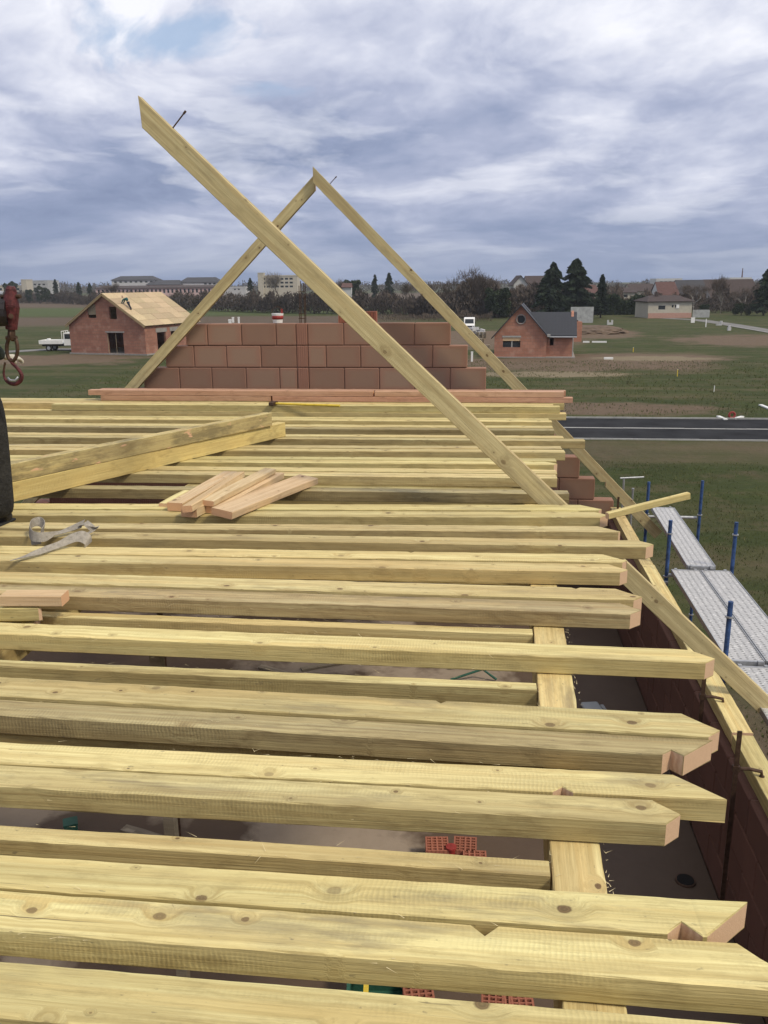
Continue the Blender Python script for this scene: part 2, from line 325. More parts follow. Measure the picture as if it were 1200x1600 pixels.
TILEO = simple('red_roof_tiles', (.10, .052, .044), .85, .25, 2)
def tile_mat(name, col, sx_, axis=0):
    mt, nt, b = newmat(name, .6); v, _ = coords(nt, False)
    s = _sepx(nt, v, axis); z = _sepx(nt, v, 2)
    a = M_(nt, 'FRACT', M_(nt, 'MULTIPLY', s, sx_)); h = M_(nt, 'FRACT', M_(nt, 'MULTIPLY', z, 4.2))
    c = MIX(nt, M_(nt, 'MULTIPLY', RAMP(nt, h, [(.0, 1.0), (.2, 0.0)]), .6), col, tuple(q*.35 for q in col))
    c = MIX(nt, M_(nt, 'MULTIPLY', NOISE(nt, v, 3, 5, .6), .4), c, tuple(q*1.6 for q in col))
    L(nt, c, b.inputs['Base Color']); bump(nt, b, M_(nt, 'ADD', a, h), .5, .04); return mt
SLATE_T = tile_mat('interlocking_dark_tiles', (.035, .037, .043), 3.3)
def foliage(name, ca, cb, sc_=.35):
    mt, nt, b = newmat(name, .9); g = nt.nodes.new('ShaderNodeNewGeometry'); b.inputs['Specular IOR Level'].default_value = .1
    L(nt, RAMP(nt, NOISE(nt, g.outputs['Position'], sc_, 4, .6), [(.35, ca), (.65, cb)]), b.inputs['Base Color']); return mt
F_CON = foliage('conifer_needles', (.018, .028, .02), (.035, .05, .03))
F_EVG = foliage('evergreen_leaves', (.02, .032, .018), (.045, .06, .03))
F_TWIG = foliage('bare_twigs', (.075, .058, .046), (.14, .11, .088))
F_WOOD = foliage('bare_woodland', (.045, .038, .033), (.10, .08, .066), .12)
F_BARK = foliage('bark', (.06, .05, .04), (.11, .09, .07), 2)
F_BIRCH = foliage('birch_bark', (.16, .14, .12), (.3, .28, .25), 2)
F_GRASS = foliage('grass_blades', (.055, .068, .024), (.12, .125, .05), 1.2)
F_DRY = foliage('dry_stalks', (.13, .115, .055), (.2, .17, .09), 3)
# ------------------------------------------------------------------ ground
gm, nt, b = newmat('field_ground', .95); b.inputs['Specular IOR Level'].default_value = .1
v, _ = coords(nt, False)
fine = NOISE(nt, v, 2.2, 8, .7); mid = NOISE(nt, v, .16, 6, .62); big = NOISE(nt, v, .03, 4, .5)
wind = NOISE(nt, MAPP(nt, v, (.05, .35, 1)), 1.0, 5, .6)
grass = MIX(nt, fine, (.030, .043, .013), (.078, .092, .031))
grass = MIX(nt, M_(nt, 'MULTIPLY', RAMP(nt, mid, [(.42, 0.0), (.62, 1.0)]), .5), grass, (.035, .046, .017))
grass = MIX(nt, M_(nt, 'MULTIPLY', RAMP(nt, wind, [(.48, 0.0), (.64, 1.0)]), .6), grass, (.12, .10, .055))
grass = MIX(nt, M_(nt, 'MULTIPLY', RAMP(nt, NOISE(nt, v, .55, 7, .7), [(.52, 0.0), (.64, 1.0)]), .5), grass, (.115, .085, .055))
soil = MIX(nt, NOISE(nt, v, 1.3, 8, .72), (.085, .060, .040), (.20, .15, .105))
sand = MIX(nt, NOISE(nt, v, .9, 7, .7), (.15, .12, .075), (.27, .225, .15))
X, Y = _sepx(nt, v, 0), _sepx(nt, v, 1)
def ell(cx_, cy_, rx, ry, soft=.35, wob=.9):
    dx = M_(nt, 'DIVIDE', M_(nt, 'SUBTRACT', X, cx_), rx); dy = M_(nt, 'DIVIDE', M_(nt, 'SUBTRACT', Y, cy_), ry)
    r = M_(nt, 'SQRT', M_(nt, 'ADD', M_(nt, 'MULTIPLY', dx, dx), M_(nt, 'MULTIPLY', dy, dy)))
    r = M_(nt, 'ADD', r, M_(nt, 'MULTIPLY', M_(nt, 'SUBTRACT', NOISE(nt, v, 1.6/max(rx, ry)*2, 6, .65), .5), wob*1.6))
    return RAMP(nt, r, [(1-soft, 1.0), (1.0, 0.0)])
def band(y0, y1, s=6):
    a = RAMP(nt, M_(nt, 'DIVIDE', M_(nt, 'SUBTRACT', Y, y0-s), 2*s, clamp=True), [(0, 0.0), (1, 1.0)])
    c = RAMP(nt, M_(nt, 'DIVIDE', M_(nt, 'SUBTRACT', y1+s, Y), 2*s, clamp=True), [(0, 0.0), (1, 1.0)])
    return M_(nt, 'MULTIPLY', a, c)
leftf = RAMP(nt, M_(nt, 'DIVIDE', M_(nt, 'SUBTRACT', -8.0, X), 20.0, clamp=True), [(0, 0.0), (1, 1.0)])
col = grass
far = MIX(nt, NOISE(nt, MAPP(nt, v, (.02, .2, 1)), 1.0, 4, .6), (.055, .075, .026), (.085, .105, .04))
col = MIX(nt, M_(nt, 'MULTIPLY', leftf, band(215, 300)), col, far)
ploug = MIX(nt, NOISE(nt, MAPP(nt, v, (.03, .4, 1)), 1.0, 4, .6), (.085, .062, .045), (.13, .10, .07))
col = MIX(nt, M_(nt, 'MULTIPLY', leftf, band(160, 205)), col, ploug)
col = MIX(nt, M_(nt, 'MULTIPLY', leftf, band(300, 700, 15)), col, ploug)
rp = [P(880, 568, EYE), P(1010, 562, EYE), P(960, 640, EYE), P(940, 585, EYE), P(925, 520, EYE), P(60, 565, EYE), P(1180, 545, EYE), P(760, 540, EYE)]
col = MIX(nt, ell(rp[0].x, rp[0].y, 16, 9), col, soil)
col = MIX(nt, ell(rp[1].x, rp[1].y+2, 10, 7), col, soil)
col = MIX(nt, ell(P(1020, 560, EYE).x, P(1020, 560, EYE).y, 6.5, 3.4), col, sand)
col = MIX(nt, ell(P(860, 585, EYE).x, P(860, 585, EYE).y, 8, 2.6), col, sand)
col = MIX(nt, ell(rp[4].x, rp[4].y, 8, 18), col, soil)
col = MIX(nt, ell(rp[7].x, rp[7].y+14, 14, 22), col, soil)
col = MIX(nt, ell(P(940, 640, EYE).x, P(940, 640, EYE).y+.5, 7.5, 3.2), col, soil)
col = MIX(nt, ell(P(75, 562, EYE).x, P(75, 562, EYE).y, 12, 8), col, soil)
col = MIX(nt, ell(P(1185, 532, EYE).x, P(1185, 532, EYE).y, 12, 14), col, soil)
col = MIX(nt, M_(nt, 'MULTIPLY', M_(nt, 'MULTIPLY', band(36.5, 41, 1.6), RAMP(nt, mid, [(.3, .25), (.6, 1.0)])), .6), col, soil)
col = MIX(nt, ell(0, 6, 8.5, 14, .3, .5), col, soil)
L(nt, col, b.inputs['Base Color']); bump(nt, b, M_(nt, 'ADD', M_(nt, 'MULTIPLY', NOISE(nt, v, 5, 8, .75), .6), M_(nt, 'MULTIPLY', NOISE(nt, v, .6, 5, .6), 1.6)), .8, .25)
tag(MB().face([(-4000, -600, 0), (4000, -600, 0), (4000, 6000, 0), (-4000, 6000, 0)]).build('ground', gm), kind='structure')
ASPH = simple('asphalt', (.030, .031, .034), .97, .3, .6, 0, .2); ASPH.node_tree.nodes['Principled BSDF'].inputs['Specular IOR Level'].default_value = .04
KERB = simple('pale_kerb', (.33, .33, .31), .85, .15, 4)
TRACK = simple('worn_track', (.17, .165, .155), .9, .25, .6)
def strip(name, pts, wd, z, mat, kind='structure'):
    mb = MB(); pr = None
    for i, p in enumerate(pts):
        q = Vector(pts[min(i+1, len(pts)-1)])-Vector(pts[max(i-1, 0)]); q.z = 0; q.normalize(); nrm = Vector((-q.y, q.x, 0))*wd/2
        a, c = Vector(p)-nrm, Vector(p)+nrm; a.z = c.z = z
        if pr: mb.face([pr[0], a, c, pr[1]])
        pr = (a, c)
    return tag(mb.build(name, mat), kind=kind)
tag(MB().face([(-160, 41.2, .03), (160, 41.2, .03), (160, 47.6, .03), (-160, 47.6, .03)]).build('road', ASPH), kind='structure')
def kerb(name, y0, y1, h):
    mb = MB(); x = -60
    while x < 70: mb.box(x+.006, x+.994, y0, y1, -.1, h+random.uniform(-.006, .006)); x += 1
    return tag(mb.build(name, KERB), kind='structure')
kerb('kerb', 47.6, 47.72, .10); kerb('kerb', 41.09, 41.2, .06); kerb('road_gutter', 44.3, 44.5, .04)
strip('track', [P(-120, 556, EYE), P(30, 549, EYE), P(78, 546, EYE), P(150, 546, EYE)], 3.2, .03, TRACK)
strip('gravel_path', [P(1040, 497.5, EYE), P(1090, 500, EYE), P(1140, 507, EYE), P(1210, 519, EYE), P(1300, 536, EYE)], 3.2, .03, TRACK)
strip('path_kerb', [P(1135, 509, EYE), P(1200, 520, EYE), P(1300, 540, EYE)], .35, .08, KERB)
# grass tufts where the ground is near
def tufts(name, n, xr, yr, size, mat, keep=None):
    C = np.stack([RNG.uniform(*xr, n), RNG.uniform(*yr, n), np.zeros(n)], 1)
    f = np.sin(C[:, 0]*.9+np.sin(C[:, 1]*.7)*2)*np.cos(C[:, 1]*.6+C[:, 0]*.23)+RNG.normal(0, .5, n)
    k = f > -.1
    if keep is not None: k &= keep(C)
    C = C[k]; n = len(C); a = RNG.uniform(0, 6.28, n); s = RNG.uniform(.5, 1.4, n)*size
    A = np.stack([np.cos(a)*s*.22, np.sin(a)*s*.22, np.zeros(n)], 1); B = np.stack([RNG.normal(0, .35, n)*s, RNG.normal(0, .35, n)*s, s], 1)
    return tag(quads(name, C, A, B, mat, tri=True), kind='stuff')
offroad = lambda C: ~((C[:, 1] > 36) & (C[:, 1] < 48.2)) & ~((np.abs(C[:, 0]+2) < 6) & (C[:, 1] < 14))
tufts('grass', 90000, (3.2, 28), (8, 41), .055, F_GRASS, offroad)
tufts('grass_beyond_road', 40000, (-32, 40), (48.5, 84), .11, F_GRASS, offroad)
tufts('dry_grass', 5000, (3.2, 30), (9, 80), .075, F_DRY, offroad)
# ------------------------------------------------------------------ trees
def branch(mb, p, d, ln, r, depth, tips, up=.25):
    q = p + d*ln; mb.tube(p, q, r, r*.62, 5 if depth > 2 else 3, cap=False)
    tips.append((q, d, ln))
    if depth == 0: return
    for k in range(random.choice((2, 3, 3))):
        nd = (d*.9 + Vector((random.uniform(-1, 1), random.uniform(-1, 1), random.uniform(-.35, .8)))*.75 + Vector((0, 0, up))).normalized()
        branch(mb, p+d*ln*random.uniform(.55, 1), nd, ln*random.uniform(.6, .82), r*.55, depth-1, tips, up)
def place(px, D): g = FP(px, 460, D); return Vector((g.x, g.y, 0))
def hz_(py, px, D): return FP(px, py, D).z
def bare_tree(px, D, top, hw, label, group=None, mat=None, bark=None, n=2600, cat='tree'):
    loc = place(px, D); H = max(2, hz_(top, px, D)); Wd = hw*D/1397
    t = thing('bare_tree', label, cat, loc, 0, group); mb = MB(); tips = []
    branch(mb, Vector((0, 0, 0)), Vector((0, 0, 1)), H*.3, H*.016, 5, tips)
    zs = max(q.z for q, _, _ in tips); xs = max(abs(q.x) for q, _, _ in tips); s = Vector((Wd/xs, Wd/xs, H*.93/zs))
    mb.v = [(a*s.x*(.3+.7*min(1, c/(zs*.3))), b_*s.y*(.3+.7*min(1, c/(zs*.3))), c*s.z) for a, b_, c in mb.v]
    mb.build('trunk', bark or F_BARK, t, fix=False)
    T = np.array([(q.x*s.x, q.y*s.y, q.z*s.z) for q, _, _ in tips if q.z > zs*.3])
    C = T[RNG.integers(0, len(T), n)]+RNG.normal(0, 1, (n, 3))*np.array([Wd*.13, Wd*.13, H*.05])
    ctr = np.array([0, 0, H*.35]); B = (C-ctr); B /= np.linalg.norm(B, axis=1)[:, None]+1e-6; B = B+RNG.normal(0, .45, (n, 3)); B[:, 2] += .35
    ln = RNG.uniform(.4, 1.1, n)[:, None]*H*.075; A = RNG.normal(0, 1, (n, 3)); A *= H*.0042/np.linalg.norm(A, axis=1)[:, None]
    quads('crown', C, A, B*ln, mat or F_TWIG, t, tri=True); return t
def conifer(px, D, top, hw, label, group=None, n=6000, mat=None, narrow=1.0, name='conifer_tree'):
    loc = place(px, D); H = max(2, hz_(top, px, D)); Wd = hw*D/1397
    t = thing(name, label, 'tree', loc, 0, group)
    MB().tube((0, 0, 0), (0, 0, H*.97), H*.022, H*.003, 7).build('trunk', F_BARK, t)
    nb = 150; bz = RNG.uniform(.06, 1, nb)**.85; ba = RNG.uniform(0, 6.28, nb); bl = (1-bz)**.62*Wd*RNG.uniform(.45, 1.15, nb)+Wd*.03
    k = RNG.integers(0, nb, n); u = RNG.uniform(0, 1, n)**.6
    r = bl[k]*u; z = H*bz[k]+H*.035*u-H*.07*u*u+RNG.normal(0, H*.008, n); a = ba[k]+RNG.normal(0, .1, n)
    C = np.stack([np.cos(a)*r, np.sin(a)*r, z], 1)+RNG.normal(0, H*.006, (n, 3)); C[:, 2] = np.clip(C[:, 2], H*.02, H)
    A = RNG.normal(0, 1, (n, 3)); A *= (H*.012*RNG.uniform(.4, 1.3, n)/np.linalg.norm(A, axis=1))[:, None]
    B = np.stack([np.cos(a), np.sin(a), np.full(n, -.45)], 1)*(H*.026)+RNG.normal(0, H*.006, (n, 3))
    quads('crown', C, A, B, mat or F_CON, t); return t
def bush(px, D, top, hw, label, name='evergreen_bush', cat='bush', n=4000, mat=None, group=None, depth=None, parts=True, trunk=True):
    loc = place(px, D); H = max(.6, hz_(top, px, D)); Wd = hw*D/1397; dp = depth or Wd
    t = thing(name, label, cat, loc, _y, group)
    if trunk: MB().tube((0, 0, 0), (0, 0, H*.6), H*.04, H*.015, 6).build('trunk', F_BARK, t)
    nc = 26; cc = np.stack([RNG.uniform(-.72, .72, nc)*Wd, RNG.uniform(-.7, .7, nc)*dp, RNG.uniform(.18, .82, nc)*H], 1)
    cr = RNG.uniform(.16, .3, nc)*min(H, Wd*1.4)
    k = RNG.integers(0, nc, n); d = RNG.normal(0, 1, (n, 3)); d /= np.linalg.norm(d, axis=1)[:, None]
    C = cc[k]+d*cr[k][:, None]*(RNG.uniform(.5, 1.08, n)[:, None]); C[:, 2] = np.clip(C[:, 2], .02, H*1.04)
    A = RNG.normal(0, 1, (n, 3)); A *= (H*.022/np.linalg.norm(A, axis=1))[:, None]; B = np.cross(A, RNG.normal(0, 1, (n, 3))); B *= (H*.022/np.linalg.norm(B, axis=1))[:, None]
    quads('crown', C, A, B, mat or F_EVG, t); return t
# far woodland belts: nobody could count these, one mass each
def belt(name, pts, top, n, dz=(0, 12), mat=F_WOOD, bushy=.5):
    Cs = []; Hs = []
    for (a, b_) in zip(pts, pts[1:]):
        D0, D1 = a[1], b_[1]; k = int(n*abs(b_[0]-a[0])*(D0+D1)/2/sum(abs(q[0]-p[0])*(p[1]+q[1])/2 for p, q in zip(pts, pts[1:])))
        u = RNG.uniform(0, 1, k); px = a[0]+(b_[0]-a[0])*u; D = D0+(D1-D0)*u+RNG.uniform(*dz, k)
        tp = top(px)
        for x_, d_, t_ in zip(px, D, tp):
            g = FP(x_, t_, d_); Cs.append((g.x, g.y)); Hs.append(g.z)
    Cs = np.array(Cs); Hs = np.maximum(np.array(Hs), 1.5); n = len(Hs)
    bumpy = .82+.18*np.sin(Cs[:, 0]*.55+np.sin(Cs[:, 0]*.21)*3)+RNG.normal(0, .06, n)
    z = RNG.uniform(0, 1, n)**.75*Hs*bumpy
    C = np.stack([Cs[:, 0], Cs[:, 1], z], 1); s = Hs*.085
    A = RNG.normal(0, 1, (n, 3)); A /= np.linalg.norm(A, axis=1)[:, None]; A *= (s*bushy)[:, None]
    B = np.stack([RNG.normal(0, .5, n), RNG.normal(0, .5, n), RNG.uniform(.6, 1.5, n)], 1)*(s*1.3)[:, None]
    C[:, 2] = np.maximum(C[:, 2], .05)
    return tag(quads(name, C, A, B, mat, tri=True), kind='stuff')
jit = lambda px, b0, a: b0+a*np.sin(px*.11)+a*.7*np.sin(px*.29+1)+a*.5*np.sin(px*.83+2)
belt('far_woodland', [(-260, 430), (60, 415), (150, 345), (290, 265), (430, 228), (650, 205), (850, 205)], lambda px: jit(px, 457, 1.6), 60000)
belt('thicket', [(640, 190), (700, 186), (800, 186), (900, 196), (950, 200)], lambda px: jit(px, 452, 3.5), 16000)
belt('scrub_by_field', [(560, 176), (700, 170), (770, 165)], lambda px: jit(px, 488, 2.2), 5000, mat=F_TWIG)
belt('distant_treeline', [(-300, 900), (100, 900), (700, 850), (1500, 850)], lambda px: jit(px, 441.5, 1.2)-px*.004+1.5, 36000, dz=(0, 60), bushy=.9)
belt('shrubs_by_houses', [(1085, 205), (1120, 196), (1250, 190), (1420, 190)], lambda px: jit(px, 470, 3.5), 14000, dz=(0, 25))
belt('village_trees', [(850, 300), (1000, 310), (1450, 310)], lambda px: jit(px, 446, 2.5), 26000, dz=(0, 40))
belt('village_hedgerows', [(945, 222), (1110, 222), (1250, 222)], lambda px: jit(px, 456, 6), 17000, dz=(0, 8), mat=F_TWIG)
belt('tall_thicket', [(672, 206), (700, 200), (800, 200), (860, 205)], lambda px: 440+abs(px-745)*.13+2*np.sin(px*.4), 16000, dz=(0, 10), mat=F_TWIG, bushy=.25)
_h = belt('evergreen_hedge', [(943, 196), (1014, 196)], lambda px: jit(px, 463.5, .8), 9000, dz=(0, 3), mat=F_EVG, bushy=.9); del _h['kind']
tag(_h, 'long dark evergreen hedge left of the cream bungalow', 'hedge')
conifer(863, 176, 411, 34, 'tall dark spruce, left one of the big pair behind the dark-roofed brick house', n=14000)
conifer(899, 178, 406, 42, 'tallest and widest dark conifer, right one of the big pair behind the dark-roofed brick house', n=18000)
conifer(940, 182, 430, 14, 'thin dark spruce standing just right of the big conifer pair', n=5000)
conifer(1196, 185, 422, 27, 'dark conifer cut off by the right edge of the photo', n=6000)
conifer(586, 330, 430, 9, 'small pointed conifer on the skyline, left of the two between the crossing rafters', n=3000)
conifer(608, 322, 427, 12, 'broader pointed conifer on the skyline, right of the two between the crossing rafters', n=3500)
conifer(392, 330, 435, 10, 'dark conifer on the skyline just left of the cream apartment block', n=3000)
conifer(88, 400, 437, 8, 'pointed dark conifer right of the pale office buildings at far left', n=3000)
conifer(124, 395, 441, 8, 'smaller dark conifer on the skyline left of the timber-roofed house', n=2500)
conifer(141, 390, 443, 9, 'dark conifer just left of the roof ridge of the timber-roofed house', n=2500)
bush(550, 300, 432, 15, 'round topped dark pine on the skyline beside the big crossing rafter', 'pine_tree', 'tree', 4000)
bush(778, 185, 445, 20, 'dark evergreen tree in front of the tall bare trees', 'evergreen_tree', 'tree', 5000)
bush(17, 405, 436, 10, 'round dark tree above the crane hook at the left edge', 'round_tree', 'tree', 2500)
bush(61, 402, 441, 7, 'dark round tree in front of the grey office block at far left', 'round_tree', 'tree', 2500)
bush(72, 398, 447, 6, 'low dark tree between the office block and the pointed conifer', 'round_tree', 'tree', 2000)
bush(45, 410, 449, 6, 'small dark tree in front of the tan tower at far left', 'round_tree', 'tree', 2000)
bush(1161, 187, 473, 16, 'low dark bush between the birch and the right edge', n=3500)
bush(1102, 192, 474, 9, 'small evergreen behind the low wall right of the bungalow', n=2500)
for px, D, tp, hw, lb in ((708, 196, 434, 26, 'leftmost bare tree of the tall clump behind the field'), (737, 192, 420, 30, 'tallest bare tree in the clump right of the gable'), (765, 198, 432, 24, 'rightmost bare tree of the tall clump'),
                          (1128, 198, 431, 17, 'slender pale birch right of the cream bungalow'), (1085, 215, 446, 22, 'bare tree between the bungalow and the birch'), (1165, 220, 448, 24, 'bare tree standing right of the birch'),
                          (438, 232, 429, 20, 'light bare tree in front of the cream apartment block'), (820, 200, 449, 20, 'bare tree left of the big spruce pair'), (180, 345, 443, 15, 'bare tree left of the long pink building'),
                          (528, 290, 438, 14, 'bare tree on the skyline left of the round topped pine'), (665, 215, 443, 20, 'low bare tree left of the tall clump'), (636, 240, 440, 16, 'bare tree right of the two skyline conifers'), (960, 240, 446, 20, 'bare tree behind the dark hedge')):
    bare_tree(px, D, tp, hw, lb, n=3400 if hw > 20 else 2200, bark=F_BIRCH if 'birch' in lb else None, mat=F_BIRCH if 'light' in lb else None)
bare_tree(1033, 180, 474, 8, 'small pale bare sapling against the bungalow wall', n=500, bark=F_BIRCH)
# ------------------------------------------------------------------ buildings
def clip(poly, ax, val, keep_less):
    out = []
    for i in range(len(poly)):
        a, b_ = poly[i], poly[(i+1) % len(poly)]; ia = (a[ax] <= val+1e-9) == keep_less or abs(a[ax]-val) < 1e-9; ib = (b_[ax] <= val+1e-9) == keep_less or abs(b_[ax]-val) < 1e-9
        if ia: out.append(a)
        if ia != ib:
            t = (val-a[ax])/(b_[ax]-a[ax]); out.append(tuple(a[k]+t*(b_[k]-a[k]) for k in (0, 1)))
    return out
def wall_panel(mb, poly, holes, org, ux, nrm, th):
    """convex polygon (u, z) with rectangular openings, extruded inward"""
    us = sorted({p[0] for p in poly} | {h[0] for h in holes} | {h[1] for h in holes}); zs = sorted({p[1] for p in poly} | {h[2] for h in holes} | {h[3] for h in holes})
    for u0, u1 in zip(us, us[1:]):
        for z0, z1 in zip(zs, zs[1:]):
            cu, cz = (u0+u1)/2, (z0+z1)/2
            if any(h[0] < cu < h[1] and h[2] < cz < h[3] for h in holes): continue
            q = clip(clip(clip(clip(list(poly), 0, u0, False), 0, u1, True), 1, z0, False), 1, z1, True)
            r = []
            for p in q:
                if not r or (abs(p[0]-r[-1][0])+abs(p[1]-r[-1][1])) > 1e-5: r.append(p)
            if len(r) > 2 and abs(r[0][0]-r[-1][0])+abs(r[0][1]-r[-1][1]) < 1e-5: r.pop()
            if len(r) < 3: continue
            ar = sum(r[i][0]*r[(i+1) % len(r)][1]-r[(i+1) % len(r)][0]*r[i][1] for i in range(len(r)))
            if abs(ar) < 1e-4: continue
            mb.extrude([Vector(org)+Vector(ux)*p[0]+Vector((0, 0, p[1])) for p in r], Vector(nrm)*th)
# --- brick house with boarded roof, left
c0 = P(112, 553, EYE); c1 = P(229, 555.5, EYE); ang = math.atan2(c1.y-c0.y, c1.x-c0.x); LW = (c1-c0).length
house = thing('brick_house', 'unfinished red brick house with bare timber boarded roof and dark doorway, left of the gable', 'house', (c0.x, c0.y, 0), ang)
LD, EV, RG = 10.5, 3.15, 6.35
mb = MB()
door = [(4.3, 6.1, 0, 2.25), (2.9, 3.9, 3.75, 4.95)]
wall_panel(mb, [(0, 0), (LW, 0), (LW, EV), (LW/2, RG), (0, EV)], [(4.95, 7.0, .12, 2.35), (2.65, 3.75, 3.9, 5.35), (5.45, 6.4, 3.8, 5.1)], (0, 0, 0), (1, 0, 0), (0, 1, 0), .25)
wall_panel(mb, [(0, 0), (LW, 0), (LW, EV), (LW/2, RG), (0, EV)], [], (0, LD, 0), (1, 0, 0), (0, -1, 0), .25)
wall_panel(mb, [(.25, 0), (LD-.25, 0), (LD-.25, EV), (.25, EV)], [(2.2, 3.9, .1, 2.3), (4.9, 6.2, .9, 2.3)], (LW, 0, 0), (0, 1, 0), (-1, 0, 0), .25)
wall_panel(mb, [(.25, 0), (LD-.25, 0), (LD-.25, EV), (.25, EV)], [], (0, 0, 0), (0, 1, 0), (1, 0, 0), .25)
mb.build('wall', HB1, house)
MB().box(-.15, LW+.15, -.15, LD+.15, -.1, .16).build('plinth', CONC, house)
MB().box(4.75, 7.2, -.03, .12, 2.36, 2.52).build('lintel', CONC, house)
MB().box(LW-.1, LW+.03, 2.0, 4.1, 2.31, 2.75).build('lintel', CONC, house)
MB().box(LW-.1, LW+.03, 4.7, 6.4, 2.31, 2.75).build('lintel', CONC, house)
bb = MB().box(2.72, 3.7, .05, .12, 4.25, 5.3).build('board_panel', W_GREY, house); bb['label'] = 'tan board closing the upper window'
MB().box(4.95, 4.98, .0, .1, .12, 2.35).box(5.98, 6.02, .05, .1, .12, 2.35).build('door_frame', W_GREY, house)
fl = MB(); fl.face([(.25, .25, .18), (LW-.25, .25, .18), (LW-.25, LD-.25, .18), (.25, LD-.25, .18)]); fl.build('floor', CONC, house)
OSB = wood('roof_boarding', (.62, .50, .32), (.54, .43, .26), (.44, .33, .19), stain=.1)
sl = math.hypot(LW/2, RG-EV); ov = .35
W_VERGE = wood('verge_timber', (.50, .38, .22), (.44, .33, .19), (.34, .25, .13))
for side in (1, -1):
    th_ = math.atan2(RG-EV, LW/2)
    Mr = Matrix.Translation((LW/2, 0, RG+.14)) @ Matrix.Rotation(th_ if side > 0 else math.pi-th_, 4, 'Y')
    nx, ny = 6, 6; tl = sl+ov
    for i in range(nx):
        for j in range(ny):
            if side < 0 and (i+j) % 2 and False: continue
            y0 = -.3+(LD+.6)/ny*j; a0 = tl/nx*i; z_ = random.uniform(-.008, .008)
            s_ = 1 if side > 0 else -1
            MB().box(a0+.012, a0+tl/nx-.012, y0+.012, y0+(LD+.6)/ny-.012, (0 if s_ > 0 else -.04)+z_, (.04 if s_ > 0 else 0)+z_, 0, Mr).build('roof_board', OSB, house)
    MB().box(0, tl, -.30, -.22, (-.22 if side > 0 else .045), (-.045 if side > 0 else .22), 0, Mr).build('verge_board', W_VERGE, house)
    for j in range(10):
        y0 = -.1+(LD-.1)/9*j
        if side > 0: MB().box(.1, tl-.05, y0, y0+.08, -.2, -.045, 0, Mr).build('rafter', W_VERGE, house)
# --- brick house with dark tiled roof, right
c0 = P(772, 558.5, EYE); c1 = P(893, 560.5, EYE); ang = rad(-4); RW = (893-772)*c0.dot(FH)/1397/math.cos(ang-_y)
h2 = thing('brick_house', 'small orange brick house with round gable window and dark tiled roof, right of the gable', 'house', (c0.x, c0.y, 0), ang)
k = RW/121; CG = 80*k; E2, R2 = 2.15, 5.0
hD = 7.0; mb = MB()
wall_panel(mb, [(0, 0), (CG, 0), (CG, E2), (CG/2, R2), (0, E2)], [(13*k, 40*k, 1.0, 1.95), (CG/2-.42, CG/2+.42, 3.35, 4.05)], (0, 0, 0), (1, 0, 0), (0, 1, 0), .25)
wall_panel(mb, [(CG, 0), (RW, 0), (RW, E2), (CG, E2)], [(85*k, 91*k, 1.15, 2.0)], (0, .6, 0), (1, 0, 0), (0, 1, 0), .25)
wall_panel(mb, [(.25, 0), (hD, 0), (hD, E2), (.25, E2)], [], (0, 0, 0), (0, 1, 0), (1, 0, 0), .25)
wall_panel(mb, [(0.85, 0), (hD, 0), (hD, E2), (hD/2+.3, R2-.6), (.85, E2)], [], (RW, 0, 0), (0, 1, 0), (-1, 0, 0), .25)
wall_panel(mb, [(0, 0), (RW-.25, 0), (RW-.25, E2), (0, E2)], [], (0, hD+.25, 0), (1, 0, 0), (0, -1, 0), .25)
mb.box(CG-.25, CG, .25, .6, 0, E2)
mb.build('wall', HB2, h2)
ring = MB(); 
for i in range(20):
    a, c = 2*math.pi*i/20, 2*math.pi*(i+1)/20; ring.tube((CG/2+math.cos(a)*.44, -.04, 3.7+math.sin(a)*.44), (CG/2+math.cos(c)*.44, -.04, 3.7+math.sin(c)*.44), .06, .06, 5)
rw = ring.build('round_window', CONC, h2)
MB().tube((CG/2, .06, 3.7), (CG/2, .1, 3.7), .42, .42, 20).build('pane', GLASSD, rw)
MB().box(CG/2-.43, CG/2-.3, .02, .2, 3.35, 4.05).build('jamb', HB2, rw)
wn = MB().box(12*k, 41*k, -.03, .1, 1.96, 2.12).build('window', KERB, h2)
MB().box(13*k, 40*k, .12, .16, 1.0, 1.5).build('pane', GLASSD, wn); MB().box(26*k, 28*k, .08, .14, 1.0, 1.95).build('frame', KERB, wn)
MB().box(12.5*k, 40.5*k, .05, .11, 1.62, 1.95).build('shutter_box', W_FRESH, wn)
fl = MB(); fl.box(-.2, RW+.2, -.3, hD+.4, -.1, .08); fl.build('foundation_slab', CONC, h2)
rf = MB(); o_ = .32; dz = o_*(R2-E2)/(CG/2)
def slab(mb, pts, t=.12): mb.extrude([Vector(p) for p in pts], (0, 0, t))
slab(rf, [(-o_, -.35, E2-dz), (CG/2, -.35, R2), (CG/2, hD+.4, R2), (-o_, hD+.4, E2-dz)]); slab(rf, [(CG+o_, hD/2+.4, E2-dz), (CG+o_, hD+.4, E2-dz), (CG/2, hD+.4, R2), (CG/2, hD/2+.4, R2)])
slab(rf, [(CG+o_, -.35, E2-dz), (CG+o_, .3, E2-dz), (CG/2, hD/2, R2), (CG/2, -.35, R2)])
rf.build('gable_roof', SLATE_T, h2)
RR = R2-.85; yb = hD/2+.3
rf = MB(); slab(rf, [(CG*.55, .2, E2-.12), (RW+.3, .2, E2-.12), (RW+.3, yb, RR), (CG*.55, yb, RR)]); slab(rf, [(CG*.55, hD+.5, E2-.1), (RW+.3, hD+.5, E2-.1), (RW+.3, yb, RR), (CG*.55, yb, RR)])
rf.build('roof', SLATE_T, h2)
MB().tube((CG+.25, .12, E2-.16), (RW+.3, .12, E2-.16), .07).build('gutter', STEEL, h2)
MB().tube((RW-.06, .1, .1), (RW-.06, .1, E2-.1), .045).build('downpipe', KERB, h2)
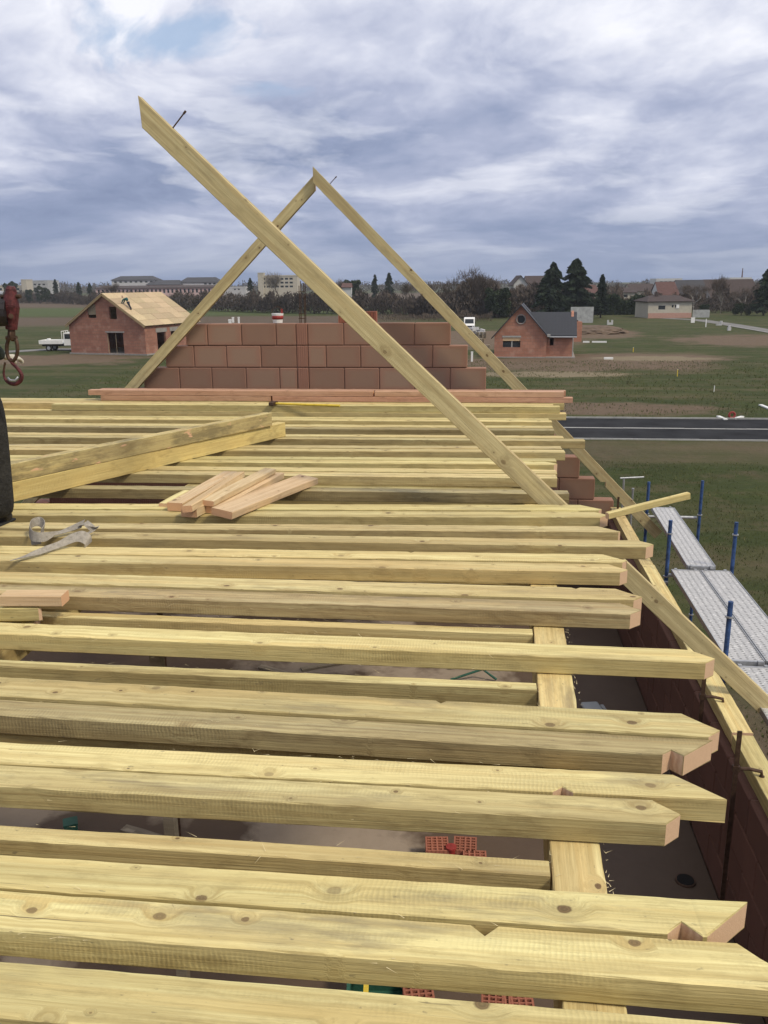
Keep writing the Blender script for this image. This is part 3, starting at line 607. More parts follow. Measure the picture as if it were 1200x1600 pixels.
MB().box(CG+.05, CG+.35, -.4, .1, E2-.12, E2+.12).build('roof_corner_box', KERB, h2)
# --- generic far buildings
def far_house(name, label, x0, x1, D, ywall, yridge, wm, rm, dep=8, wins=(), group=None, gable='side', base=None, hip=0, cat='house'):
    cxp = (x0+x1)/2; g = place(cxp, D); W = (x1-x0)*D/1397*1.0; zw = hz_(ywall, cxp, D); zr = hz_(yridge, cxp, D)
    t = thing(name, label, cat, g, _y, group); mb = MB(); h = W/2
    mp = lambda px, py: ((px-cxp)*D/1397, hz_(py, cxp, D))
    holes = []
    for (a, c, d, e) in wins:
        u0, zt = mp(a, d); u1, zb = mp(c, e); holes.append((u0, u1, zb, zt))
    wall_panel(mb, [(-h, 0), (h, 0), (h, zw), (-h, zw)] if gable != 'front' else [(-h, 0), (h, 0), (h, zw), (0, zr), (-h, zw)], holes, (0, 0, 0), (1, 0, 0), (0, 1, 0), .3)
    wall_panel(mb, [(.3, 0), (dep, 0), (dep, zw), (.3, zw)] if gable != 'side' or hip else [(.3, 0), (dep, 0), (dep, zw), (dep/2, zr-.05), (.3, zw)], [], (-h, 0, 0), (0, 1, 0), (1, 0, 0), .3)
    wall_panel(mb, [(.3, 0), (dep, 0), (dep, zw), (.3, zw)] if gable != 'side' or hip else [(.3, 0), (dep, 0), (dep, zw), (dep/2, zr-.05), (.3, zw)], [], (h, 0, 0), (0, 1, 0), (-1, 0, 0), .3)
    mb.build('wall', wm, t)
    r = MB(); o = .4
    if gable == 'flat': r.box(-h-.1, h+.1, -.1, dep+.1, zw, zr)
    elif gable == 'front':
        dz_ = o*(zr-zw)/h
        for s in (-1, 1): slab(r, [(s*(h+o), -.4, zw-dz_), (0, -.4, zr), (0, dep+.3, zr), (s*(h+o), dep+.3, zw-dz_)], .15)
    else:
        hi = hip*W/2
        slab(r, [(-h-o, -o, zw-.08), (h+o, -o, zw-.08), (h+.1-hi, dep/2, zr), (-h-.1+hi, dep/2, zr)], .14)
        slab(r, [(-h-o, dep+o, zw-.08), (h+o, dep+o, zw-.08), (h+.1-hi, dep/2, zr), (-h-.1+hi, dep/2, zr)], .14)
        if hip:
            for s in (-1, 1): slab(r, [(s*(h+o), -o, zw-.08), (s*(h+o), dep+o, zw-.08), (s*(h+.1-hi), dep/2, zr)], .14)
    r.build('roof', rm, t)
    for hl in holes:
        wdw = MB().box(hl[0], hl[1], .02, .1, hl[2]-.06, hl[2]+.04).box(hl[0], hl[1], .05, .1, hl[3]-.05, hl[3]).build('window', WHITE, t)
        MB().box(hl[0], hl[1], .12, .16, hl[2]+.04, hl[3]-.05).build('pane', GLASSD, wdw)
    return t
bg_ = far_house('bungalow', 'cream bungalow with low brown hip roof and pink base, beyond the right field', 1014, 1083, GD(1048, 497), 471, 463, CREAM, TILER, 9, [(1030, 1041, 477, 484), (1051, 1054, 476, 481), (1056, 1059, 476, 481)], hip=.35)
D_ = GD(1048, 497); MB().box(-34*D_/1397, 34.3*D_/1397, -.12, -.02, 0, 1.0).build('base_course', simple('pink_base', (.42, .25, .2), .9), bg_)
MB().box(5.5*D_/1397+4*D_/1397, 11*D_/1397+3*D_/1397, -.1, 0, 1.9, 2.65).build('open_shutter', WHITE, bg_)
MB().box(-2, -1.4, 3.5, 4.1, 3.6, 5.0).build('chimney', TILER, bg_)
far_house('village_house', 'steep red roofed house with white gables behind the bungalow', 1031, 1061, 235, 464, 441, WHITER, TILEO, 9)
far_house('village_house', 'long dark slate roof right behind the bungalow', 1064, 1108, 240, 466, 438, WHITER, SLATE, 11)
far_house('village_house', 'wide brown roofed house behind the birch', 1109, 1188, 245, 470, 437, CREAM, TILER, 12)
far_house('village_house', 'low brown roofed house with white wall above the hedge', 958, 994, 250, 457, 450, CREAM, TILER, 9, [(975, 981, 460, 465)])
far_house('village_house', 'brown roof seen between the thin spruce and the hedge house', 985, 1025, 290, 455, 444, CREAM, TILER, 9)
far_house('village_house', 'house with dark mansard roof and white gable front left of the big spruce', 802, 824, 235, 444, 431, WHITER, TILER, 8, gable='front')
far_house('village_house', 'long brown roof joined right of the white gable front', 824, 858, 238, 446, 431.5, WHITER, TILER, 9)
far_house('village_house', 'small white house with red roof on the skyline behind the crossing rafters', 535, 549, 280, 449, 443, WHITER, TILEO, 7)
far_house('village_house', 'brown roofed house between the big spruces and the thin spruce', 905, 935, 262, 458, 446, CREAM, TILEO, 9)
far_house('white_block', 'flat white block on the far right skyline, left one', 1024, 1064, 420, 439, 435, WHITER, WHITER, 10, [(1030+7*i, 1034+7*i, 439.5, 442) for i in range(5)], gable='flat', cat='building')
wb = far_house('white_block', 'flat white block with red chimney mast on the far right skyline', 1138, 1172, 430, 437, 433.5, WHITER, WHITER, 10, [(1142+7*i, 1146+7*i, 437.5, 440) for i in range(4)], gable='flat', cat='building')
MB().tube((2.6, 5, hz_(434, 1155, 430)), (2.6, 5, hz_(419, 1155, 430)), .35, .2, 8).build('mast', TILEO, wb)
far_house('apartment_block', 'cream flat roofed apartment block with rows of windows left of the rafters', 404, 465, 330, 432, 430, CREAM, CREAM, 12, [(410+7.2*i, 415+7.2*i, 434+6*j, 437.5+6*j) for i in range(7) for j in range(3)], gable='flat', cat='building')
far_house('stair_tower', 'narrow cream tower at the left end of the apartment block', 404, 412, 328, 427.5, 426, CREAM, CREAM, 6, gable='flat', cat='building')
far_house('long_building', 'long low pink building with regular windows and brown roof behind the timber-roofed house', 150, 350, 360, 450, 446.5, PINKR, TILER, 14, [(153+6.4*i, 156+6.4*i, 451.5, 458) for i in range(30)], cat='building')
far_house('institution_building', 'white building with hipped dark roof above the long pink building, left one', 176, 243, 420, 437.5, 431.5, WHITER, SLATE, 14, [(180+8*i, 184+8*i, 439, 442) for i in range(8)], hip=.25, cat='building')
far_house('institution_building', 'lower dark roofed wing joining the two white buildings', 230, 282, 415, 445, 438, PINKR, SLATE, 14, hip=.2, cat='building')
far_house('institution_building', 'white building with hipped dark roof above the long pink building, right one', 282, 342, 420, 441, 433.5, WHITER, SLATE, 14, [(320+7*i, 324+7*i, 442, 445) for i in range(3)], hip=.25, cat='building')
far_house('white_block', 'low white building right of the long pink building', 350, 384, 345, 450, 448, WHITER, WHITER, 10, [(366, 369, 451, 453.5), (372, 375, 451, 453.5)], gable='flat', cat='building')
far_house('office_block', 'cream office block at the left edge behind the crane hook', -30, 36, 440, 447, 446, CREAM, CREAM, 14, [(-10+9*i, -5+9*i, 450, 454) for i in range(5)], gable='flat', cat='building')
far_house('office_tower', 'tan tower in the middle of the far left office buildings', 35, 43, 435, 437.5, 436.5, CREAM, CREAM, 8, gable='flat', cat='building')
far_house('office_block', 'grey rendered office block right of the tan tower', 43, 76, 450, 439, 438, GREYR, GREYR, 16, [(47+7*i, 51+7*i, 443+6*j, 446+6*j) for i in range(4) for j in range(2)], gable='flat', cat='building')
gw = thing('concrete_wall', 'short grey concrete wall standing behind the dark-roofed brick house', 'wall', place(911, 160), _y)
for i in range(4): MB().box((-18+9*i)*160/1397+.01, (-9+9*i)*160/1397-.01, 0, .2, 0, hz_(479.5, 911, 160)).build('wall_panel', GREYR, gw)
gw = thing('garden_wall', 'low grey garden wall right of the cream bungalow', 'wall', place(1098, 178), _y)
MB().box(-1.7, 1.7, 0, .2, 0, hz_(484, 1098, 178)).build('wall_panel', GREYR, gw)
# brick stack
D_ = GD(903, 534); bs = thing('brick_store', 'orange brick shed stump beside the dark-roofed brick house', 'shed', place(903, D_), _y)
MB().box(-9*D_/1397, 9*D_/1397, 0, 1.6, 0, hz_(502.5, 903, D_)).build('wall', HB2, bs)
MB().box(-6*D_/1397, 3*D_/1397, .2, 1.2, hz_(502.5, 903, D_)+.002, hz_(500, 903, D_)).build('top_course', TILEO, bs)
# soil heap behind the shed
bmh = bmesh.new(); bmesh.ops.create_icosphere(bmh, subdivisions=4, radius=1)
for vv in bmh.verts:
    n_ = random.uniform(.93, 1.05); vv.co = Vector((vv.co.x*5.5*n_, vv.co.y*5*n_, max(-.02, vv.co.z)*1.1*n_))
me = bpy.data.meshes.new('soil_heap'); bmh.to_mesh(me); bmh.free(); SOIL = simple('heaped_soil', (.12, .085, .058), .95, .35, 1.2, 0, .9); me.materials.append(SOIL)
ho = bpy.data.objects.new('soil_heap', me); COL.objects.link(ho); ho.location = place(925, GD(925, 520)); tag(ho, 'low heap of brown soil right of the brick shed', 'soil heap')
# ------------------------------------------------------------------ site vehicles and bits
def wheel(t, x, y, r, w_=.22):
    wh = MB().tube((x, y-w_/2, r), (x, y+w_/2, r), r, r, 18).build('wheel', TYRE, t)
    MB().tube((x, y-w_/2-.02, r), (x, y+w_/2+.02, r), r*.55, r*.55, 14).build('rim', STEEL, wh)
g = P(62, 549, EYE); tr = thing('flatbed_truck', 'white flatbed tipper truck parked left of the timber-roofed house', 'truck', g, ang*0+rad(4))
MB().box(.2, 5.6, .35, 1.6, .55, .75).build('chassis', BLACKISH, tr)
bd = MB().box(0, 2.7, 0, 2.0, .82, .9).box(0, 2.7, 0, .05, .9, 1.25).box(0, 2.7, 1.95, 2.0, .9, 1.25).box(0, .05, .05, 1.95, .9, 1.25).build('cargo_bed', WHITE, tr)
MB().path([(2.75, .05, .85), (2.75, .05, 2.25), (2.75, 1.95, 2.25), (2.75, 1.95, .85)], .04).path([(2.75, .7, 2.25), (2.75, .7, 1.0)], .03).path([(2.75, 1.3, 2.25), (2.75, 1.3, 1.0)], .03).build('headboard_rack', WHITE, tr)
cbv = [(2.95, .65), (2.95, 2.05), (3.15, 2.12), (4.3, 2.1), (4.75, 1.45), (5.45, 1.25), (5.6, .65)]
MB().extrude([Vector((a, 0.02, b_)) for a, b_ in cbv], (0, 1.9, 0)).build('cab', WHITE, tr)
MB().extrude([Vector((a, .0, b_)) for a, b_ in ((3.1, 1.4), (3.1, 1.95), (3.75, 1.95), (3.75, 1.4))], (0, .015, 0)).build('side_window', GLASSD, tr)
MB().extrude([Vector((a, .0, b_)) for a, b_ in ((3.83, 1.4), (3.83, 1.95), (4.25, 1.95), (4.6, 1.4))], (0, .015, 0)).build('side_window', GLASSD, tr)
MB().box(2.935, 2.95, .25, .9, 1.4, 1.95).build('rear_window', GLASSD, tr); MB().box(2.935, 2.95, 1.05, 1.7, 1.4, 1.95).build('rear_window', GLASSD, tr)
for x_ in (1.1, 4.7):
    for y_ in (.12, 1.8): wheel(tr, x_, y_, .36)
MB().tube((.9, .8, .9), (.9, .8, 1.42), .22, .22, 12).build('drum', WHITE, tr)
g = P(733, 517, EYE); vn = thing('white_van', 'small white van parked by the rubble left of the dark-roofed brick house', 'van', (g.x, g.y+.5, 0), _y-rad(6))
MB().extrude([Vector((-1.05, y_, z_)) for y_, z_ in ((0, .35), (0, .95), (.7, 1.25), (1.2, 2.1), (1.8, 2.25), (5, 2.25), (5.1, .35))], (2.1, 0, 0)).build('body', WHITE, vn, bevel=.05); vn.scale = (.8, .8, .85)
MB().extrude([Vector((-.85, .715-.02, 1.28)), Vector((.85, .715-.02, 1.28)), Vector((.8, 1.17, 2.03)), Vector((-.8, 1.17, 2.03))], (0, -.02, .012)).build('windscreen', GLASSD, vn)
MB().box(-.55, .55, -.02, 0, .6, .85).build('grille', BLACKISH, vn)
for s in (-1, 1):
    MB().box(s*.82-.14, s*.82+.14, -.025, 0, .68, .88).build('headlight', STEEL, vn); MB().box(s*1.16-.09, s*1.16+.09, .9, 1.0, 1.25, 1.6).build('mirror', BLACKISH, vn)
    for y_ in (.9, 4.1):
        wh = MB().tube((s*.98, y_, .33), (s*1.07, y_, .33), .33, .33, 16).build('wheel', TYRE, vn); MB().tube((s*1.0, y_, .33), (s*1.09, y_, .33), .18, .18, 12).build('rim', STEEL, wh)
g = P(745, 524, EYE)
sk = MB()
for i in range(14):
    Mx = Matrix.Translation((random.uniform(-.8, .8), random.uniform(-.6, .6), random.uniform(.2, 1.0))) @ Matrix.Rotation(random.uniform(0, 3), 4, 'Z') @ Matrix.Rotation(random.uniform(-.5, .5), 4, 'X')
    sk.box(-.35, .35, -.3, .3, -.22, .22, 0, Mx)
tag(sk.build('rubble_bags', WHITER, loc=(g.x, g.y, 0)), 'pile of white rubble sacks beside the small van', 'sack pile')
def pallet(px, py, label, rz=0, nst=1):
    g = P(px, py, EYE); t = thing('pallet', label, 'pallet', g, _y+rz)
    for s in range(nst):
        z0 = .16*s
        for x_ in (-.55, 0, .55): MB().box(x_-.05, x_+.05, -.4, .4, z0, z0+.1).build('bearer', W_GREY, t)
        for i in range(6): MB().box(-.6, .6, -.4+.14*i, -.3+.14*i, z0+.101, z0+.125).build('slat', W_GREY, t)
pallet(752, 528, 'stack of grey pallets left of the dark-roofed brick house, far one', .3, 5)
pallet(757, 545, 'grey pallets nearest the left wall of the dark-roofed house', -.2, 3)
pallet(748, 537, 'leaning stack of pallets below the white sacks', .8, 4)
for px, yb, yt, w_, lb in ((739, 565, 551, 3, 'short white marker post in front of the small van'), (1107, 511, 499, 1.2, 'thin white survey stake right of the white panel'), (1130, 609, 0, 0, ''), (1129, 612, 603, 1, 'short white survey stake in the middle of the right field'), (1068, 588, 577, 1, 'yellowish survey stake in the field right of the sandy patch'),
                           (995, 550, 543, 1, 'yellow survey stake on the bare soil'), (371, 505, 496.5, 2.6, 'white marker post, rightmost of the three beyond the gable top'), (362, 504, 497, 3, 'white plastic box, middle of the three beyond the gable top'), (357, 507, 501, 4, 'white plastic box, leftmost of the three beyond the gable top')):
    if not lb: continue
    D_ = GD(px, yb); g = place(px, D_); hh = hz_(yt, px, D_); ww = w_*D_/1397/2
    t = thing('marker_post', lb, 'marker post', g, _y); MB().box(-ww, ww, -ww, ww, 0, hh).build('post', YEL if 'yellow' in lb else WHITE, t)
    MB().box(-ww*1.15, ww*1.15, -ww*1.15, ww*1.15, hh, hh+ww).build('cap', WHITE, t)
# U shaped meter box, panels
D_ = GD(956, 507.5); t = thing('meter_box', 'white U shaped meter box in the right field', 'meter box', place(956, D_), _y); s_ = D_/1397
MB().box(-4.5*s_, 4.5*s_, 0, .3, 0, 3.6*s_).build('base', WHITER, t); MB().box(-4.5*s_, -2*s_, 0, .3, 3.6*s_, 7.4*s_).build('side_panel', WHITER, t); MB().box(2*s_, 4.5*s_, 0, .3, 3.6*s_, 7.4*s_).build('side_panel', WHITER, t)
D_ = GD(1086, 505.5); t = thing('site_panel', 'blank white site panel in front of the bungalow', 'sign', place(1086, D_), _y); s_ = D_/1397
MB().box(-3*s_, 3*s_, 0, .05, 1.2*s_, 9.5*s_).build('board', WHITE, t); MB().box(-2.2*s_, -1.6*s_, .06, .14, 0, 8*s_).build('leg', W_GREY, t); MB().box(1.6*s_, 2.2*s_, .06, .14, 0, 8*s_).build('leg', W_GREY, t)
D_ = GD(1130, 508.5); t = thing('meter_box', 'white L shaped box at the start of the gravel path', 'meter box', place(1130, D_), _y); s_ = D_/1397
MB().box(-6*s_, 2*s_, 0, .4, 0, 1.6*s_).build('base', WHITER, t); MB().box(0, 3*s_, 0, .4, 1.6*s_, 7*s_).build('side_panel', WHITER, t)
D_ = GD(1145, 516.5); t = thing('meter_box', 'small white cabinet beside the gravel path kerb', 'meter box', place(1145, D_), _y); s_ = D_/1397
MB().box(-2.5*s_, 2.5*s_, 0, .4, 0, 5*s_).build('cabinet', WHITER, t); MB().box(-1.6*s_, 1.2*s_, 0, .3, 5*s_, 8*s_).build('lid', WHITER, t)
for (x0_, x1_, y_, lb) in ((911, 921, 535.5, 'short white plank on soil right of the brick shed, left one'), (925, 948, 535.5, 'longer white plank on soil right of the brick shed, right one'), (944, 958, 561.5, 'pale board lying on the bare soil right of the brick house')):
    a, c = P(x0_, y_, EYE), P(x1_, y_, EYE); t = tag(MB().box(0, (c-a).length, 0, .3, 0, .18).build('white_plank', WHITE, loc=a, rz=math.atan2(c.y-a.y, c.x-a.x)), lb, 'plank')
# red barrel hose and white boards by the road
g = P(1143, 655, EYE); t = thing('cable_drum', 'small red drum at the far kerb of the road', 'drum', g, .2)
mbb = MB()
for i in range(16):
    a, c = 2*math.pi*i/16, 2*math.pi*(i+1)/16; mbb.tube((math.cos(a)*.16, 0, .22+math.sin(a)*.16), (math.cos(c)*.16, 0, .22+math.sin(c)*.16), .06, .06, 6)
mbb.build('hose_coil', REDB, t); MB().box(-.15, .15, -.08, .08, 0, .08).build('foot', STEEL_D, t)
for (xa, ya, xb, yb, lb) in ((1122, 652, 1134, 657, 'white board left of the red drum by the road'), (1147, 656, 1160, 652.5, 'white board right of the red drum by the road'), (1188, 634, 1205, 641, 'white board lying in the grass at the right edge')):
    a, c = P(xa, ya, EYE), P(xb, yb, EYE); tag(MB().box(0, (c-a).length, -.1, .1, .02, .09).build('white_board', WHITE, loc=a, rz=math.atan2(c.y-a.y, c.x-a.x)), lb, 'board')
# ------------------------------------------------------------------ the house we stand on
ZT = EYE-1.56      # level of the tops of the loose rafters
ZB = EYE-1.645     # level of beam and joist tops
ZS = EYE-4.20      # attic floor slab
ZP = EYE-3.04      # wall plate top
XI, XO = 1.70, 1.93; YN, YF = -2.5, 12.0
sm, nt, b = newmat('wet_shaded_slab', .6); v, _ = coords(nt, False)
wet_shade = RAMP(nt, M_(nt, 'ADD', NOISE(nt, v, .75, 6, .55, .3), M_(nt, 'MULTIPLY', M_(nt, 'SUBTRACT', _sepx(nt, v), -.1), .28, clamp=True)), [(.43, 0.0), (.50, 1.0)])  # wet patches, plus shade painted into the colour towards the right
c_ = MIX(nt, NOISE(nt, v, 6, 6, .65), (.24, .19, .14), (.34, .275, .21)); c_ = MIX(nt, wet_shade, c_, MIX(nt, NOISE(nt, v, 3, 6, .7), (.075, .050, .034), (.12, .082, .055)))
L(nt, c_, b.inputs['Base Color']); L(nt, RAMP(nt, wet_shade, [(0, .9), (1, .65)]), b.inputs['Roughness']); bump(nt, b, NOISE(nt, v, 25, 5, .6), .2, .01)
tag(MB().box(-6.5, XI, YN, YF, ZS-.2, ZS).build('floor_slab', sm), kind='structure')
# blocks as separate pieces; one mesh per length, shared
_bm = {}
def block(parent, x0, x1, y0, y1, z0, z1, mat, name='brick', g=.005):
    key = (round(x1-x0, 3), round(y1-y0, 3), round(z1-z0, 3), mat.name)
    if key not in _bm:
        a, b_, c = key[0]-2*g, key[1], key[2]-2*g; e = .008
        bm = bmesh.new(); bmesh.ops.create_cube(bm, size=1)
        for q in bm.verts: q.co = Vector((q.co.x*a, q.co.y*b_, q.co.z*c))
        bmesh.ops.bevel(bm, geom=[x for x in bm.edges], offset=e, segments=1, affect='EDGES')
        me = bpy.data.meshes.new(name); bm.to_mesh(me); bm.free(); me.materials.append(mat); _bm[key] = me
    o = bpy.data.objects.new(name, _bm[key]); COL.objects.link(o); o.parent = parent
    o.location = ((x0+x1)/2, (y0+y1)/2+random.uniform(-.004, .004), (z0+z1)/2); return o
gw = thing('gable_wall', 'stepped unfinished gable wall of large red clay blocks behind the rafter stack', 'wall', (0, 0, 0))
def gx(px): d = ray(px, 540); return d.x*YF/d.y
CH = .305; Z1 = EYE-.515
rows = [
 ([-4.20, gx(325), gx(378), gx(432), gx(463)], [gx(481), gx(537), gx(592), gx(647.5), gx(704)]),
 ([-4.52, gx(302), gx(353), gx(407), gx(463)], [gx(481), gx(509), gx(563), gx(618), gx(676), gx(731)]),
 ([-4.85, gx(222), gx(277), gx(328), gx(382), gx(435), gx(463)], [gx(481), gx(537), gx(592), gx(647.5), gx(704), gx(761)]),
]
core = MB()
for i, (a, c) in enumerate(rows):
    z1 = Z1-CH*i; z0 = z1-CH
    for seq in (a, c):
        for p, q in zip(seq, seq[1:]): block(gw, p, q, YF, YF+.2, z0, z1, BRICK)
    block(gw, gx(463), gx(481), YF-.004, YF+.2, z0, z1, BRICK_T, 'tie_column_block')
    core.box(a[0]+.02, c[-1]-.02, YF+.012, YF+.19, z0-.01, z1-.012)
z1 = Z1-3*CH
ends = [.35, .66, 1.03, 1.34, 1.56, 1.83]
for i in range(9):
    z0 = z1-CH; xe = ends[i] if i < len(ends) else 1.93
    x = xe; n_ = 0
    while x > -.6 and n_ < 4: block(gw, x-.5, x, YF, YF+.2, z0, z1, BRICK); x -= .5; n_ += 1
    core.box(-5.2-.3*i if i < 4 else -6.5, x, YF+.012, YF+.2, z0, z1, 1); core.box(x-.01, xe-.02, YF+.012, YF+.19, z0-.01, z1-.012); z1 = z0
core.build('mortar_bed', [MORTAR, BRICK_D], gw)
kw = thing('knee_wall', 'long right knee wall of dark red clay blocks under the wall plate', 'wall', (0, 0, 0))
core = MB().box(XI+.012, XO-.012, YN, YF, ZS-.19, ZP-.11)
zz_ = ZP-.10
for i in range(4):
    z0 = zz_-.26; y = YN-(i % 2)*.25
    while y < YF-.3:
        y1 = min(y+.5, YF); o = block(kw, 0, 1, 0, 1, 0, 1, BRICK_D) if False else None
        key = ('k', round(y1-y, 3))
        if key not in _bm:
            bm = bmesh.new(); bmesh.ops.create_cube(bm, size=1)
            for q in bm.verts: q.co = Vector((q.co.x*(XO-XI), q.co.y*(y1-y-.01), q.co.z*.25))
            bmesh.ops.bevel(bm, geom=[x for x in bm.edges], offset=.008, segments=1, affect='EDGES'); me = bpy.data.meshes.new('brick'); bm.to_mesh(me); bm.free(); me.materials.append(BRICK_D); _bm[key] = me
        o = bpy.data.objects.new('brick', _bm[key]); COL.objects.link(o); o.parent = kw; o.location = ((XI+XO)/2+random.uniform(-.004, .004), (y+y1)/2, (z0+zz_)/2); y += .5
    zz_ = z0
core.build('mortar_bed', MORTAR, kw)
mbw = MB().box(XI, XO, YN, YF+.2, 0, ZS-.2).box(-6.73, -6.5, YN, YF+.2, 0, ZP-.1).box(-6.5, XI, YF, YF+.2, 0, ZS-.2).box(-6.5, XI, YN-.2, YN, 0, ZP-.1)
lw = mbw.build('lower_walls', HB1); tag(lw, 'lower storey brick walls of the house we stand on, seen below the scaffold side', 'wall')
# ------------------------------------------------------------------ timber
def timber(name, L_, w_, t_, mats, f=None, bk=None, cuts=(), jit_=.0007, seg=.07, loc=(0, 0, 0), M=None, parent=None, bow=.004):
    """sawn timber: x 0..L along, y 0..w, z 0..t; f(u)/bk(u) give the front and back edges"""
    br = sorted(set([0, L_]+[c for c in cuts if 0 < c < L_])); us = []
    for a, c in zip(br, br[1:]):
        n = max(1, int((c-a)/seg)); us += [a+(c-a)*i/n for i in range(n)]
    us.append(L_); f = f or (lambda u: 0.0); bk = bk or (lambda u: w_)
    ph = random.uniform(0, 6); V = []; F = []; MI = []; ch = .0035
    for k, u in enumerate(us):
        a, c = f(u), bk(u); e = ch if c-a > .02 else max(0, (c-a)*.15)
        by = bow*math.sin(u/L_*math.pi+ph)*1.5; bz = 0
        j = lambda: random.gauss(0, jit_)
        for (y, z) in ((a+e, 0), (c-e, 0), (c, ch), (c, t_-ch), (c-e, t_), (a+e, t_), (a, t_-ch), (a, ch)):
            V.append((u, y+by+j(), z+bz+(j() if z > 0 else 0)))
    for k in range(len(us)-1):
        um = (us[k]+us[k+1])/2; d = .002
        sf = abs(f(um+d)-f(um-d)) > d; sb = abs(bk(um+d)-bk(um-d)) > d
        for q in range(8):
            r = (q+1) % 8; F.append((8*k+q, 8*k+r, 8*k+8+r, 8*k+8+q)); MI.append(1 if (q in (6,) and sf) or (q == 2 and sb) else 0)
    F.append(tuple(range(8))[::-1]); MI.append(1); n = 8*(len(us)-1); F.append(tuple(n+i for i in range(8))); MI.append(1)
    mb = MB(); mb.v = V; mb.f = F; mb.m = MI
    o = mb.build(name, mats, parent)
    if M is not None: o.matrix_world = M
    else: o.location = loc
    return o
def edges(L_, w_, tip, notches):
    """birdsmouth notches (distance from tip, 'f'|'b', leg) and a 90 degree pointed end with its tip at fraction `tip` of the width"""
    cuts = []
    if tip is None: ff = lambda u: 0.0; bb = lambda u: w_
    else:
        tv = tip*w_; cf = L_-tv; cb = L_-(w_-tv); cuts += [cf, cb]
        ff = lambda u: max(0.0, u-cf); bb = lambda u: min(w_, w_-(u-cb))
    ns = []
    for d, s, g in notches:
        c = L_-d; cuts += [c-g, c, c+g]; ns.append((c, s, g))
    def f(u):
        r = ff(u)
        for c, s, g in ns:
            if s == 'f' and abs(u-c) < g: r = max(r, g-abs(u-c))
        return min(r, bb(u)-1e-4)
    def bk(u):
        r = bb(u)
        for c, s, g in ns:
            if s == 'b' and abs(u-c) < g: r = min(r, w_-g+abs(u-c))
        return max(r, ff(u)+1e-4)
    return f, bk, cuts
def rafter(ya, yb, w_, xr, tip, notches, label, z=0.0, xl=None, mats=None, t_=.08, cat='rafter', group=None, name='rafter', xa=-2.0, xb=.2):
    """front edge at y=ya where x=xa and y=yb where x=xb, right tip at x=xr"""
    an = math.atan2(yb-ya, xb-xa); x0 = xl if xl is not None else xr-7.6; L_ = (xr-x0)/math.cos(an)
    y0 = ya+(x0-xa)*math.tan(an); f, bk, cuts = edges(L_, w_, tip, notches)
    M = Matrix.Translation((x0, y0, ZT+z-t_)) @ Matrix.Rotation(an, 4, 'Z')
    o = timber(name, L_, w_, t_, mats or [W_TREAT, E_TREAT], f, bk, cuts, M=M)
    return tag(o, label, cat, group or 'loose pine rafters lying across the beams')
W_DARK = wood('weather_stained_pine', (.58, .50, .26), (.49, .40, .20), (.25, .18, .08), stain=1.0)
S = [W_TREAT2, E_TREAT]; SD = [W_DARK, E_TREAT]
XT = lambda px, py: P(px, py, 1.56).x
rafter(1.452, 1.448, .155, 1.05, .4, [], 'broad pale rafter at the very bottom edge, nearest the camera')
rafter(1.696, 1.706, .140, XT(1222, 1500), .35, [(.70, 'b', .035)], 'second rafter from the bottom, with a V notch in its far edge')
rafter(1.846, 1.862, .132, XT(1168, 1409), 1.0, [(.185, 'f', .042)], 'third rafter from the bottom, right end cut to a long peach face beside a notch')
rafter(2.320, 2.330, .122, XT(1066, 1280), .42, [], 'stained rafter with squat pointed end, above the gap with the red bricks', mats=S)
rafter(2.447, 2.462, .135, XT(1133, 1245), .0, [(.50, 'f', .032)], 'pale rafter behind the saw-marked one, reaching further right, notched on its near edge', z=.002)
rafter(2.780, 2.735, .118, XT(1114, 1160), 1.0, [(.155, 'f', .034)], 'stained knotty rafter with a notch cut in its front face near the peach coloured end', mats=SD)
rafter(2.903, 2.862, .160, XT(1121, 1140), .3, [(1.0, 'b', .02)], 'rafter tucked behind the stained knotty one, with a pointed end', z=.012)
rafter(3.519, 3.505, .135, XT(1113, 1023), .35, [], 'single rafter with gaps on both sides, tip just short of the steel clamp')
rafter(4.030, 4.036, .150, XT(998, 945), .4, [], 'rafter with dark mottled front face beside the peach plank end', mats=SD)
rafter(4.190, 4.196, .165, XT(1004, 938), .3, [(.32, 'b', .022)], 'rafter with a small back notch, directly behind the mottled faced rafter', z=.012)
rafter(4.590, 4.655, .140, XT(980, 888), .35, [], 'clean yellow rafter whose tip meets the foot of the large raised rafter')
rafter(4.745, 4.825, .145, XT(982, 882), .2, [(1.25, 'b', .02)], 'rafter just behind the clean yellow one, under the end of the webbing sling', z=.003)
rafter(5.085, 5.140, .140, XT(1020, 848), .4, [], 'rafter reaching furthest right over the wall plate, crossed by the webbing sling')
rafter(5.300, 5.420, .140, XT(970, 833), .1, [(.5, 'b', .02)], 'rafter with dark sooty edge directly behind the sling loop', z=.006, mats=S)
rafter(5.650, 5.800, .150, XT(952, 806), .45, [], 'rafter butting against the loose lath at its right end')
rafter(5.815, 5.965, .150, XT(940, 797), .15, [], 'rafter just in front of the foot of the large raised rafter', z=.008)
rafter(6.440, 6.500, .120, XT(888, 768), None, [], 'dark sided rafter in the deep gap behind the foot of the large raised rafter', mats=SD)
rafter(7.000, 7.050, .145, XT(870, 745), None, [], 'rafter just behind the heap of offcuts', mats=S)
rafter(7.160, 7.210, .150, XT(869, 736), None, [], 'rafter touching the back of the one behind the offcuts', z=.004)
rafter(7.520, 7.600, .130, XT(870, 722), .25, [], 'rafter with a blunt point left of the stepped blocks')
rafter(7.690, 7.760, .130, XT(868, 716), None, [], 'twin rafter lying behind the blunt pointed one', z=-.003)
rafter(8.090, 8.170, .140, XT(882, 704), None, [], 'rafter with a pinkish square end above the stepped blocks')
rafter(8.245, 8.330, .140, XT(876, 697), None, [], 'rafter hidden behind the pinkish ended one', z=.004, mats=S)
